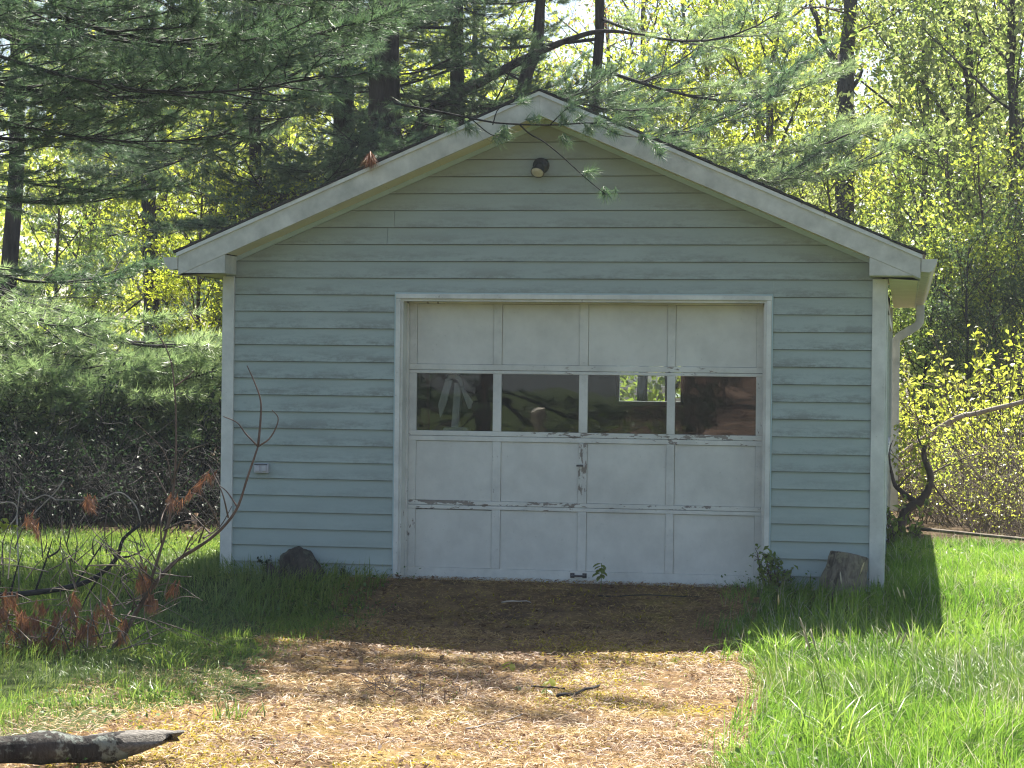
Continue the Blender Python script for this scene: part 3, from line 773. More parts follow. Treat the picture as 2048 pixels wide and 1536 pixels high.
def bough_proto(seed, length=3.0, spread=1.15, needles=26, nl=0.105, wd=0.0045, twigs=15, bare=0.18, droop=0.25, thick=1.0):
    """pine bough along +X: limb tubes and needle brushes"""
    r = np.random.default_rng(seed)
    mb = MB(); TP = []; TD = []
    t = np.linspace(0, 1, 9)
    main = np.stack([t * length, 0.12 * length * np.sin(t * 2.2 + r.uniform(0, 3)) * t * r.choice([-1, 1]), -droop * length * np.sin(t * 1.9) * 0.55 + 0.10 * length * t ** 3], 1)
    mb.tube(main, list(0.022 * (1 - 0.82 * t) * length / 3 * thick + 0.003), 6, seed=seed)
    def along(poly, s):
        x = s * (len(poly) - 1); i = min(int(x), len(poly) - 2); f = x - i
        return poly[i] * (1 - f) + poly[i + 1] * f, unit(poly[i + 1] - poly[i])
    for i in range(twigs):
        s = bare + (1 - bare) * (i + r.random() * 0.8) / twigs
        p, d = along(main, min(s, 0.99))
        side = 1 if i % 2 else -1
        perp = unit(np.cross(np.array([0, 0, 1.0]), d)) * side
        l = (spread * (1 - s) ** 0.7 * r.uniform(0.6, 1.1) + 0.22) * length / 3
        dd = unit(d * r.uniform(0.6, 1.1) + perp * r.uniform(0.7, 1.1) + np.array([0, 0, r.uniform(-0.15, 0.25)]))
        pts = [p]; dv = dd.copy(); ns = 5
        for q in range(ns):
            dv = unit(dv + d * 0.10 + np.array([0, 0, 0.05]) + r.normal(size=3) * 0.08); pts.append(pts[-1] + dv * l / ns)
        pts = np.array(pts)
        mb.tube(pts, list(np.linspace(0.008, 0.003, ns + 1)), 4, cap=False)
        for q in range(5):
            u = r.uniform(0.3, 1.0); pp, dq = along(pts, min(u, 0.99))
            sd_ = r.choice([-1, 1]); pr = unit(np.cross(np.array([0, 0, 1.0]), dq)) * sd_
            dt = unit(dq + pr * r.uniform(0.5, 1.1) + np.array([0, 0, r.uniform(-0.1, 0.35)]))
            ll = r.uniform(0.10, 0.30)
            e = pp + dt * ll
            mb.tube([pp, pp + dt * ll * 0.5 + np.array([0, 0, 0.01]), e], [0.0035, 0.003, 0.002], 3, cap=False)
            TP += [e, pp + dt * ll * 0.55]; TD += [dt + np.array([0, 0, 0.2])] * 2
        for u in (0.55, 0.78, 1.0):
            pp, dq = along(pts, min(u, 0.999)); TP.append(pp); TD.append(dq + np.array([0, 0, 0.25]))
    TP.append(main[-1]); TD.append(main[-1] - main[-2])
    V_, F_ = needle_tris(r, np.array(TP), np.array(TD), needles, nl, wd)
    return mb.mesh('branch', True), np_mesh('needles', V_, F_)

def wander(r, p0, p1, n, amp):
    t = np.linspace(0, 1, n)[:, None]
    w_ = np.cumsum(r.normal(size=(n, 3)), 0) * amp
    w_ -= w_[:1]; w_ = w_ - t * w_[-1:]
    return np.array(p0) * (1 - t) + np.array(p1) * t + w_

def tree_proto(seed, h=12, r0=0.14, first=0.25, spread=2.6, limbs=22, leaves=5200, leaf=0.085, cl=0.22, subs=6, fork=False, elev=(25, 60)):
    """broadleaf: trunk with limbs and twigs, and a crown of single leaves in clusters"""
    r = np.random.default_rng(seed)
    mb = MB(); pts = []
    tr = wander(r, (0, 0, -0.15), (r.normal() * 0.35, r.normal() * 0.35, h), 12, 0.055 * h / 12)
    rad = r0 * (1 - np.linspace(0, 1, 12)) ** 0.75 + 0.012
    rad[0] *= 1.25
    mb.tube(tr, list(rad), 9, wob=0.06, seed=seed)
    for i in range(limbs):
        s = first + (0.97 - first) * (i + r.random()) / limbs
        x = s * 11; j = min(int(x), 10); f = x - j
        p = tr[j] * (1 - f) + tr[j + 1] * f
        az = i * 2.4 + r.uniform(-0.5, 0.5); el = math.radians(r.uniform(*elev))
        tt = (s - first) / (1 - first)
        l = spread * (0.55 + 0.75 * math.sin(math.pi * min(1, tt * 0.85 + 0.12))) * r.uniform(0.7, 1.15) * (1 if tt < 0.85 else 0.7)
        d = np.array([math.cos(az) * math.cos(el), math.sin(az) * math.cos(el), math.sin(el)])
        q = [p]; dv = d
        for e in range(6):
            dv = unit(dv + r.normal(size=3) * 0.13 + np.array([0, 0, 0.05])); q.append(q[-1] + dv * l / 6)
        q = np.array(q)
        rb = max(0.014, float(np.interp(s * 11, np.arange(12), rad)) * 0.48)
        mb.tube(q, list(np.linspace(rb, 0.006, 7)), 5, cap=False)
        for e in range(subs):
            u = r.uniform(0.25, 1); xx = u * 6; jj_ = min(int(xx), 5); ff = xx - jj_
            pp = q[jj_] * (1 - ff) + q[jj_ + 1] * ff
            dd = unit(unit(q[jj_ + 1] - q[jj_]) + r.normal(size=3) * 0.7 + np.array([0, 0, 0.1]))
            ll = l * r.uniform(0.18, 0.42)
            w3 = wander(r, pp, pp + dd * ll, 4, 0.025 * ll)
            mb.tube(w3, [0.008, 0.006, 0.005, 0.003], 3, cap=False)
            pts += [w3[1], w3[2], w3[3], (w3[2] + w3[3]) / 2]
        pts += [q[-1], q[-2]]
    pts = np.array(pts)
    # some twigs carry many leaves and some few, so that the crown has gaps
    wgt = (r.random(len(pts)) ** 2.2 + 0.03) * np.where(pts[:, 2] > 0.78 * h, 0.35, 1.0)
    idx = r.choice(len(pts), leaves, p=wgt / wgt.sum())
    C_ = pts[idx] + r.normal(size=(leaves, 3)) * cl * np.array([1, 1, 0.75])
    V_, F_ = leaf_quads(r, C_, leaf)
    return mb.mesh('trunk', True), np_mesh('crown', V_, F_)

def shrub_proto(seed, h=1.8, stems=16, spread=0.9, leaves=2200, leaf=0.055, cl=0.05, arch=0.35, rad=0.010, along_lo=0.3):
    r = np.random.default_rng(seed); mb = MB(); pts = []
    for i in range(stems):
        az = r.uniform(0, 2 * math.pi); b0 = np.array([math.cos(az), math.sin(az), 0]) * r.uniform(0, 0.25) * spread
        hh = h * r.uniform(0.55, 1.05)
        top = b0 + np.array([math.cos(az), math.sin(az), 0]) * spread * r.uniform(0.2, 1.0) + np.array([0, 0, hh])
        q = wander(r, b0 - np.array([0, 0, 0.05]), top, 8, 0.05 * h / 1.8)
        t = np.linspace(0, 1, 8)
        q[:, 2] -= arch * hh * (t ** 3) * r.random() * 0.6
        mb.tube(q, list(np.linspace(rad, 0.003, 8)), 4, cap=False)
        for e in range(7):
            u = r.uniform(along_lo, 0.98); xx = u * 7; j = int(xx); f = xx - j
            p = q[j] * (1 - f) + q[j + 1] * f
            d = unit(r.normal(size=3) + np.array([math.cos(az), math.sin(az), 0.7]))
            l = r.uniform(0.12, 0.40) * h / 1.8
            w3 = wander(r, p, p + d * l, 4, 0.02)
            mb.tube(w3, [0.005, 0.004, 0.003, 0.002], 3, cap=False)
            pts += list(w3) + [(w3[1] + w3[2]) / 2, (w3[2] + w3[3]) / 2]
        pts += list(q[3:])
    pts = np.array(pts)
    if leaves <= 0: return mb.mesh('stem', True), None
    wgt = r.random(len(pts)) ** 1.6 + 0.02
    idx = r.choice(len(pts), leaves, p=wgt / wgt.sum())
    C_ = pts[idx] + r.normal(size=(leaves, 3)) * cl
    V_, F_ = leaf_quads(r, C_, leaf, 0.5, 0.5)
    return mb.mesh('stem', True), np_mesh('foliage', V_, F_)

def slot_mat(o, mat):
    if not o.data.materials: o.data.materials.append(None)
    o.material_slots[0].link = 'OBJECT'; o.material_slots[0].material = mat

def plant(name, proto, parts, mats, label, cat, loc, rz=0.0, sc=1.0, group=None):
    t = thing(name, label, cat, loc, rz, sc, group)
    for me, pn, mt_ in zip(proto, parts, mats):
        if me is None: continue
        o = put(pn, me, None, t); slot_mat(o, mt_)
    return t

BOUGH = [bough_proto(100 + i, needles=38, twigs=19, spread=1.25, bare=0.14, droop=[0.15, 0.3, 0.42, 0.25, 0.5][i]) for i in range(5)]
BOUGH_LONG = [bough_proto(160 + i, length=5.0, spread=0.72, needles=30, twigs=30, bare=0.30, droop=0.16, thick=0.55) for i in range(3)]

def on_ground(x, y, dz=0.0): return (float(x), float(y), float(gz(x, y)) + dz)

def pine(label, x, y, h, r0, boughs, mat, seed, lean=(0, 0), group=None):
    """trunk plus boughs given as (height, azimuth deg, elevation deg, scale[, proto, material])"""
    r = np.random.default_rng(seed)
    t = thing('pine_tree', label, 'pine tree', on_ground(x, y), group=group)
    tr = wander(r, (0, 0, -0.2), (lean[0], lean[1], h), 11, 0.05)
    mb = MB(); mb.tube(tr, list(r0 * (1 - 0.85 * np.linspace(0, 1, 11)) * np.array([1.25] + [1.0] * 10)), 12, wob=0.09, seed=seed)
    o = put('trunk', mb.mesh('trunk', True), M['bark_pine'], t)
    for bz in boughs:
        z, az, el, sc = bz[:4]
        pr = bz[4] if len(bz) > 4 and bz[4] else BOUGH[int(r.integers(len(BOUGH)))]
        mtl = bz[5] if len(bz) > 5 else mat
        f = np.clip((z + 0.2) / (h + 0.2), 0, 1) * 10; j = min(int(f), 9); c = tr[j] * (1 - (f - j)) + tr[j + 1] * (f - j)
        br = put('branch', pr[0], None, t); slot_mat(br, M['twig_dark'])
        br.location = c; br.scale = (sc, sc, sc)
        br.rotation_euler = (R_(r.uniform(-15, 15)), R_(-el), R_(az))
        nd_ = put('needles', pr[1], None, br); slot_mat(nd_, mtl)
    return t

def ring(r, n, z0, z1, el=(-24, 22), sc=(0.6, 1.25), az0=0, az1=360):
    n = int(n * 1.7)
    return [(r.uniform(z0, z1), az0 + (az1 - az0) * ((i * 0.618 + r.uniform(0, 0.1)) % 1), r.uniform(*el), r.uniform(*sc)) for i in range(n)]

# pines behind the garage
r1 = random.Random(11)
pine('thick dark-barked pine rising behind the middle of the left roof slope', -1.9, 13, 15, 0.30, ring(r1, 26, 4.2, 9.5), M['needle'], 1)
pine('dark pine trunk standing close left of the thickest pine behind the roof', -2.95, 15, 14, 0.22, ring(r1, 20, 3.4, 9), M['needle'], 2)
pine('slimmer pine between the thickest pine and the roof peak', -1.2, 14.5, 14, 0.15,
     ring(r1, 12, 4.0, 9, az0=-60, az1=200) + [(4.6, 22, 14, 1.9), (5.0, 12, 22, 1.7), (5.4, 30, 25, 1.5)], M['needle'], 3)
pine('pine behind the roof peak with grey-green boughs spreading over the right slope', 0.6, 15.5, 13, 0.12,
     [(3.3, -8, 8, 1.25), (3.6, 8, 3, 1.35), (4.3, -4, 4, 1.45), (3.0, -22, 4, 1.2), (4.9, 4, 6, 1.3), (5.6, 160, 5, 1.1), (5.9, 20, 8, 1.2), (6.3, 200, 0, 1.2), (6.6, -40, 6, 1.1)], M['needle_pale_lit'], 4)
pine('slender dark pine at the left edge of the photo, trunk bare at eye height', -5.2, 8, 13, 0.12, ring(r1, 2, 8.5, 10, sc=(0.7, 1.0)), M['needle'], 5)
pine('pine in the left woods with its trunk showing beside the left eave', -4.1, 14, 13, 0.13, ring(r1, 18, 3.0, 8), M['needle'], 6)
pine('leaning pine deep in the woods left of the thick pine trunks', -7.2, 19, 14, 0.17, ring(r1, 20, 2.5, 9), M['needle'], 7, lean=(-0.8, 0))
thick = [o for o in COL.objects if o.get('label', '').startswith('thick dark-barked')][0]
mb = MB()
for pts, ra in ((((790, 330), (870, 215), (960, 165), (1060, 112), (1150, 75), (1210, 62), (1290, 70)), (0.09, 0.015)), (((1035, 230), (1050, 160), (1072, 95), (1080, 20), (1088, -90)), (0.10, 0.06)), (((640, 60), (560, 110), (500, 100)), (0.05, 0.03))):
    mb.tube(curve_pts([at(*p_, 13.3) for p_ in pts], 4), list(np.linspace(*ra, 4 * (len(pts) - 1) + 1)), 8, wob=0.08)
mb.build('limb', M['bark_pine'], thick, True)
# low boughs left of the garage, sunlit look put into their pale needles
pine('pine left of the garage whose low boughs hang pale over the lawn', -6.3, 6.2, 11, 0.15,
     [(3.0, -8, -14, 1.45), (3.4, 2, -18, 1.5), (2.6, 10, -12, 1.4), (2.9, -16, -16, 1.4), (2.2, 4, -10, 1.35), (2.0, -8, -8, 1.3), (2.4, 18, -10, 1.3), (1.7, 0, -4, 1.2), (3.7, -4, -20, 1.6), (3.3, 14, -20, 1.45), (1.5, -14, 0, 1.2), (2.7, -2, -16, 1.55), (1.9, 6, -6, 1.45), (1.6, -4, -3, 1.4), (2.1, -12, -8, 1.45), (1.4, 10, -2, 1.35), (2.3, 0, -9, 1.5), (4.6, -34, 4, 1.25), (5.4, -38, 6, 1.3)], M['needle_pale_lit'], 8)
# the near pine left of the drive, outside the frame, its long boughs reaching across the gable
def aim(x, y, z, px, py, Y):
    """azimuth, elevation and length from a place to the point seen at a pixel on plane y = Y"""
    p = at(px, py, Y); d = p - np.array([x, y, z])
    return math.degrees(math.atan2(d[1], d[0])), math.degrees(math.asin(d[2] / np.linalg.norm(d))), float(np.linalg.norm(d))
nb = []
nx_, ny_ = -3.6, 0.6
for z, px, py, Y, pr in ((5.3, 1010, 45, -0.7, 0), (4.6, 640, 300, -0.2, 1), (4.0, 430, 330, 0.6, 2), (5.4, 780, 110, 0.3, 1), (3.6, 330, 450, 1.2, 0), (4.9, 560, 180, 1.6, 2), (5.6, 930, 90, 1.4, 0), (4.3, 200, 250, 1.9, 1), (5.0, 330, 40, 0.9, 2), (5.9, 1230, 30, 0.6, 1), (4.7, 700, 190, 2.0, 0)):
    az, el, ln = aim(nx_, ny_, z, px, py, Y)
    nb.append((z, az, el + 5, ln / 5.0, BOUGH_LONG[pr]))
def aim3(x, y, z, p):
    d = np.array(p, float) - np.array([x, y, z])
    return math.degrees(math.atan2(d[1], d[0])), math.degrees(math.asin(d[2] / np.linalg.norm(d))), float(np.linalg.norm(d))
for z, px, py, Y, pr in ((3.2, 120, 330, 1.4, 0), (3.9, 250, 190, 1.0, 1), (4.3, 420, 120, 1.2, 2), (3.6, 300, 300, 2.1, 3), (4.9, 480, 60, 1.8, 4), (3.4, 180, 420, 1.9, 1), (4.6, 150, 80, 1.7, 3), (4.0, 380, 250, 1.6, 0), (5.2, 620, 60, 1.2, 2), (3.0, 240, 500, 2.4, 4)):
    az, el, ln = aim(nx_, ny_, z, px, py, Y)
    nb.append((z, az, el + 8, min(ln / 2.7, 1.45), BOUGH[pr]))
for z, tgt, pr in ((5.6, (1.0, 0.1, 5.4), 0), (6.0, (0.9, 1.3, 5.6), 1), (6.2, (3.1, -1.2, 5.4), 2), (6.6, (2.2, -0.5, 5.7), 0), (5.7, (-0.2, 1.8, 5.4), 1)):
    az, el, ln = aim3(nx_, ny_, z, tgt)
    nb.append((z, az, el + 5, ln / 5.0, BOUGH_LONG[pr]))
pine('near pine just left of the frame whose long boughs cross the gable', nx_, ny_, 11, 0.17, nb, M['needle'], 9)

# ------------------------------------------------------------------ broadleaf woods
TA = [tree_proto(200 + i, 10.5, 0.10, 0.10, 2.3, 30, 9500, 0.115, 0.28) for i in range(3)]
TB = [tree_proto(220 + i, 14, 0.12, 0.35, 2.8, 20, 4500, 0.07, 0.34, 9) for i in range(2)]
TC = [tree_proto(240 + i, 6, 0.045, 0.05, 1.5, 26, 8000, 0.09, 0.19) for i in range(2)]
rt = random.Random(5)
def broad(proto, mat, x, y, sc, label, group=None, bark=None, name='tree'):
    return plant(name, proto, ('trunk', 'crown'), (bark or M['bark_grey'], mat), label, 'tree', on_ground(x, y), rt.uniform(0, 6.28), sc, group)
for x, y, sc, pi, mk, lb in (
    (6.25, 20.5, 1.05, 0, 'leaf_green', 'tall green tree with the dark trunk near the right edge of the photo'),
    (6.75, 18.0, 0.95, 1, 'leaf_sage', 'grey-green slender tree nearest the right edge, before the taller woods'),
    (5.3, 24.0, 1.0, 2, 'leaf_sage', 'pale sage tree immediately right of the forked trunk'),
    (2.6, 25.0, 1.05, 0, 'leaf_lime', 'lime green tree left of the forked trunk above the roof'),
    (1.4, 27.0, 1.0, 1, 'leaf_yellow', 'bright yellow tree over the right roof slope'),
    (3.0, 31.0, 1.1, 2, 'leaf_yellow', 'yellow tree farther back between the bright yellow tree and the forked trunk'),
    (0.2, 30.0, 1.0, 0, 'leaf_lime', 'thin lime tree just right of the roof peak'),
    (7.6, 27.0, 1.1, 1, 'leaf_lime', 'lime tree deep behind the right edge trunks'),
    (6.0, 32.0, 1.15, 2, 'leaf_green', 'green tree far back right of the forked trunk')):
    broad(TA[pi], M[mk], x, y, sc, lb)
for x, y, sc, pi, mk in ((4.8, 34, 1.0, 0, 'leaf_bud'), (7.2, 36, 1.05, 1, 'leaf_bud'), (1.8, 36, 1.0, 0, 'leaf_bud'), (-0.8, 34, 0.95, 1, 'leaf_bud')):
    broad(TB[pi], M[mk], x, y, sc, 'nearly bare tree with reddish buds far behind the garage', 'budding trees far behind the garage')
for i, (x, y, sc, pi, mk) in enumerate(((-3.5, 26, 1.0, 0, 'leaf_lime'), (-6, 29, 1.05, 1, 'leaf_yellow'), (-8.5, 27, 1.0, 2, 'leaf_lime'), (-11, 30, 1.05, 0, 'leaf_yellow'), (-5, 34, 1.1, 1, 'leaf_yellow'), (-10, 36, 1.1, 2, 'leaf_lime'), (-14, 34, 1.1, 0, 'leaf_lime'), (-2, 37, 1.1, 2, 'leaf_lime'))):
    broad(TA[pi], M[mk], x, y, sc, 'sunlit yellow-green tree seen between the pines in the left woods', 'leafy trees behind the left pines')
for x, y, sc, pi, mk, lb in ((-2.6, 11.5, 0.62, 0, 'leaf_lime', 'lime sapling showing above the lower left roof slope'), (-3.8, 12.5, 0.7, 1, 'leaf_lime', 'lime sapling left of the left eave under the pines'), (-5.6, 16, 0.8, 0, 'leaf_yellow', 'yellow sapling deeper in the wood left of the left eave'), (-1.5, 17, 0.9, 1, 'leaf_lime', 'lime sapling behind the thick pine trunk'), (-7.5, 15, 0.75, 0, 'leaf_green', 'green sapling near the left edge behind the pale boughs'), (-2.0, 10.8, 0.5, 1, 'leaf_lime', 'small lime sapling nearest the left eave')):
    plant('sapling', TC[pi], ('trunk', 'crown'), (M['twig'], M[mk]), lb, 'sapling', on_ground(x, y), rt.uniform(0, 6.28), sc)
for x, y, sc, pi, mk, lb in ((5.6, 15.5, 0.8, 0, 'leaf_green', 'green sapling rising behind the right gutter end'), (6.5, 14, 0.75, 1, 'leaf_lime', 'lime sapling over the bushes near the right edge of the photo'), (4.4, 17.5, 0.8, 1, 'leaf_lime', 'lime sapling above the lower end of the right roof slope'), (7.2, 16.5, 0.9, 0, 'leaf_green', 'green sapling cut by the right edge of the photo'), (3.4, 19, 0.8, 0, 'leaf_sage', 'sage green sapling before the forked trunk')):
    plant('sapling', TC[pi], ('trunk', 'crown'), (M['twig'], M[mk]), lb, 'sapling', on_ground(x, y), rt.uniform(0, 6.28), sc)
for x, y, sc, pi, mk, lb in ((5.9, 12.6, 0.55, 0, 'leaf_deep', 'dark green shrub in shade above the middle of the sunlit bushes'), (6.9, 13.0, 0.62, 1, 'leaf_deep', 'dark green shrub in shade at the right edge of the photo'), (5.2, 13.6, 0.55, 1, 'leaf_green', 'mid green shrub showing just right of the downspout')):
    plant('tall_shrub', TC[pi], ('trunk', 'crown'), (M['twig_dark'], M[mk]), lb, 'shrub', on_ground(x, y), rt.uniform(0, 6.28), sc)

# the forked tree on the right
fx, fy = 4.05, 22.0
ft = thing('forked_tree', 'tall dark forked trunk with one bare limb rising behind the right roof slope', 'tree', on_ground(fx, fy))
r = np.random.default_rng(77); mb = MB()
fz = 7.05
mb.tube(wander(r, (fx + 0.02, fy, -0.2), (fx, fy, fz), 10, 0.02), list(np.linspace(0.20, 0.15, 10)), 12, wob=0.06, seed=4)
for p1, ra in (((fx - 0.06, fy, 12.5), 0.13), ((fx + 0.9, fy + 0.3, 12.0), 0.10)):
    mb.tube(wander(r, (fx, fy, fz - 0.1), p1, 8, 0.05), list(np.linspace(ra, 0.03, 8)), 9, wob=0.06, seed=5)
mb.tube(wander(r, (fx - 0.05, fy, fz - 0.55), at(1620, 10, fy), 7, 0.03), list(np.linspace(0.065, 0.035, 7)), 7)
mb.tube([(fx + 0.08, fy, fz - 0.6), (fx + 0.22, fy, fz - 0.42), (fx + 0.28, fy, fz - 0.25)], [0.05, 0.04, 0.025], 6)
mb.build('trunk', M['bark_grey'], ft, True)
tp = []
for i in range(26):
    z = r.uniform(7.2, 12); az = r.uniform(0, 6.28); l = r.uniform(0.8, 2.2)
    p0 = np.array([fx, fy, z]); p1 = p0 + np.array([math.cos(az) * l, math.sin(az) * l, r.uniform(0.2, 1.2)])
    q = wander(r, p0, p1, 6, 0.04); tp += list(q[2:])
    mb2 = MB(); mb2.tube(q, list(np.linspace(0.02, 0.005, 6)), 4, cap=False)
    if i == 0: acc = MB()
    acc.add(mb2.v, mb2.f)
acc.build('twigs', M['twig'], ft, True)
tp = np.array(tp); idx = r.integers(0, len(tp), 2200)
V_, F_ = leaf_quads(r, tp[idx] + r.normal(size=(2200, 3)) * 0.22 - np.array(ft.location), 0.07)
put('crown', np_mesh('crown', V_, F_), M['leaf_lime'], ft)

# far woods: one mass of leaves that closes the view
r = np.random.default_rng(31)
n = 42000
ang = r.uniform(-0.52, 0.14, n); dist = r.uniform(58, 85, n)
X_ = CAM[0] + np.sin(ang) * dist; Y_ = CAM[1] + np.cos(ang) * dist
top = 6.5 + 5.0 * fbm(X_ * 0.16, Y_ * 0.02, 41)
Z_ = r.random(n) ** 0.85 * top
keep = fbm(X_ * 0.8, Z_ * 0.8, 51) > 0.36
C_ = np.stack([X_, Y_, Z_ + gz(X_, Y_)], 1)[keep]
V_, F_ = leaf_quads(r, C_, 0.34, 0.3, 0.7)
tag(put('far_woods', np_mesh('far_woods', V_, F_), M['leaf_lime']), 'hazy mass of spring leaves closing the view far behind the garage', 'woods', kind='stuff')

# ------------------------------------------------------------------ bushes right of the garage
SH = [shrub_proto(300 + i, 1.8, 22, 0.9, 1250, 0.07, 0.032, 0.25, 0.009, 0.2) for i in range(3)]
TH = [shrub_proto(320 + i, 1.15, 34, 1.0, 800, 0.036, 0.05, 0.6, 0.006, 0.12) for i in range(2)]
TD = [shrub_proto(340 + i, 1.45, 40, 1.3, 650, 0.05, 0.12, 0.9, 0.010, 0.05) for i in range(3)]
TDD = [shrub_proto(350 + i, 1.55, 26, 1.3, 4200, 0.06, 0.14, 0.6, 0.010, 0.02) for i in range(2)]
for x, y, sc, pi, mk in ((5.35, 10.2, 1.0, 0, 'leaf_bush'), (5.9, 9.6, 1.1, 1, 'leaf_bush'), (6.5, 9.0, 1.15, 2, 'leaf_bush'), (6.2, 10.8, 1.2, 0, 'leaf_yellow'), (6.95, 10.0, 1.1, 1, 'leaf_bush')):
    plant('bush', SH[pi], ('stem', 'foliage'), (M['twig'], M[mk]), 'sunlit yellow-green bush with upright leafy shoots right of the garage', 'bush', on_ground(x, y), rt.uniform(0, 6.28), sc, 'sunlit bushes right of the garage')
for x, y, sc, pi in ((5.3, 7.6, 1.0, 0), (5.75, 7.2, 1.05, 1), (6.2, 7.0, 1.0, 0), (6.6, 6.6, 1.05, 1), (5.5, 8.6, 1.2, 1), (6.1, 8.2, 1.2, 0), (6.75, 7.8, 1.2, 1), (6.35, 5.9, 0.8, 0), (5.95, 6.3, 0.75, 1)):
    plant('thicket', TH[pi], ('stem', 'foliage'), (M['twig_grey'], M['leaf_bush'] if pi else M['leaf_bush']), 'twiggy thicket with tiny yellow leaves at the edge of the right lawn', 'thicket', on_ground(x, y), rt.uniform(0, 6.28), sc, 'twiggy thickets at the right lawn edge')
# dead underbrush left of the garage; its shade is put into dark materials
for x, y, sc, pi, mk in ((-3.4, 3.6, 0.72, 0, 'leaf_shade_dark'), (-2.6, 3.3, 0.70, 1, 'leaf_shade_dark'), (-1.8, 3.5, 0.72, 0, 'leaf_shade_dark'), (-0.95, 3.4, 0.66, 1, 'leaf_shade_dark'), (-4.2, 4.4, 0.85, 1, 'leaf_shade_dark'), (-3.0, 4.6, 0.85, 0, 'leaf_shade_dark'), (-2.0, 4.7, 0.85, 1, 'leaf_shade_dark'), (-1.0, 4.9, 0.8, 0, 'leaf_shade_dark'), (-4.6, 6.0, 0.9, 0, 'leaf_shade_dark'), (-3.4, 6.2, 0.9, 1, 'leaf_shade_dark'), (-2.2, 6.4, 0.9, 0, 'leaf_shade_dark'), (-1.1, 6.6, 0.85, 1, 'leaf_shade_dark'), (-0.6, 8.2, 0.85, 0, 'leaf_green'), (-5.6, 8.6, 1.0, 1, 'leaf_shade_dark'), (-2.8, 8.8, 1.0, 1, 'leaf_shade_dark'), (-4.2, 8.9, 1.0, 0, 'leaf_shade_dark')):
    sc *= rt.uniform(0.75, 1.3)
    if y < 5.5: plant('underbrush', TD[rt.randrange(3)], ('stem', 'foliage'), (M['twig_dark'], M['leaf_shade_dark']), 'tangle of dead twigs coloured dark for shade at the back of the left lawn', 'brush', on_ground(x, y), rt.uniform(0, 6.28), sc * 1.15, 'dead twigs behind the left lawn')
    else: plant('shade_shrub', TDD[pi], ('stem', 'foliage'), (M['twig_dark'], M[mk]), 'leafy shrub coloured dark for deep shade behind the twig tangle on the left', 'shrub', on_ground(x, y), rt.uniform(0, 6.28), sc, 'shaded shrubs under the left pines')

# gnarled leaning trunk against the right wall's far corner
gy_ = 5.2
gp = [at(1790, 1052, gy_), at(1812, 1022, gy_), at(1840, 1004, gy_), at(1858, 975, gy_), at(1860, 945, gy_), at(1848, 915, gy_), at(1850, 890, gy_)]
gp[0][2] = gz(gp[0][0], gp[0][1]) - 0.03
gs = thing('gnarled_tree', 'small gnarled tree with a twisted brown trunk beyond the right corner board', 'small tree', tuple(gp[0]))
mb = MB(); mb.tube(curve_pts(gp, 4), list(np.linspace(0.05, 0.022, 25)), 8, wob=0.12, seed=2)
gq = [at(1835, 1006, gy_), at(1812, 990, gy_ + 0.1), at(1790, 970, gy_ + 0.1), at(1782, 940, gy_ + 0.2)]
mb.tube(curve_pts(gq, 4), list(np.linspace(0.032, 0.014, 13)), 7, wob=0.1, seed=3)
for a, b_, c in (((1858, 950), (1905, 925), (1960, 905)), ((1860, 960), (1890, 1000), (1935, 1040)), ((1798, 972), (1830, 940), (1868, 930)), ((1850, 905), (1835, 870), (1842, 840)), ((1783, 945), (1778, 905), (1786, 880))):
    mb.tube(curve_pts([at(*a, gy_), at(*b_, gy_ + 0.2), at(*c, gy_ + 0.4)], 4), list(np.linspace(0.012, 0.004, 9)), 5)
mb.build('trunk', M['twig'], gs, True)
r = np.random.default_rng(8)
lp = np.array([at(1786 + r.uniform(0, 130), 850 + r.uniform(0, 120), gy_ + r.uniform(-0.1, 0.6)) for i in range(420)]) - np.array(gs.location)
V_, F_ = leaf_quads(r, lp, 0.05); put('crown', np_mesh('crown', V_, F_), M['leaf_lime'], gs)
# leaning bare pole branch across the bushes and the pole on the ground
p = [at(1880, 855, 8.2), at(1960, 825, 8.0), at(2060, 800, 7.6)]
p0 = at_z(1800, 1000, 0.0)
mb = MB(); mb.tube(curve_pts([(p[0][0] - 1.3, 9.2, gz(5, 9) - 0.03)] + p + [p[2] + np.array([1.2, -0.4, 0.35])], 4), list(np.linspace(0.035, 0.02, 17)), 7, wob=0.06)
tag(mb.build('bare_branch', M['twig_pale'], None, True), 'bare pale branch leaning through the sunlit bushes on the right', 'branch')
p0, p1 = at_z(1815, 1056, 0.13), at_z(2075, 1081, 0.13)
mb = MB(); mb.tube(wander(np.random.default_rng(2), p0, p1 + (p1 - p0) * 0.4, 8, 0.004), list(np.linspace(0.016, 0.013, 8)), 8)
for v in (p0 * 0.9 + p1 * 0.1, p1): mb.tube([(v[0], v[1], -0.03), (v[0], v[1], 0.125)], 0.015, 6)
tag(mb.build('fallen_pole', M['twig_grey'], None, True), 'thin pale pole running low along the edge of the right lawn', 'pole')
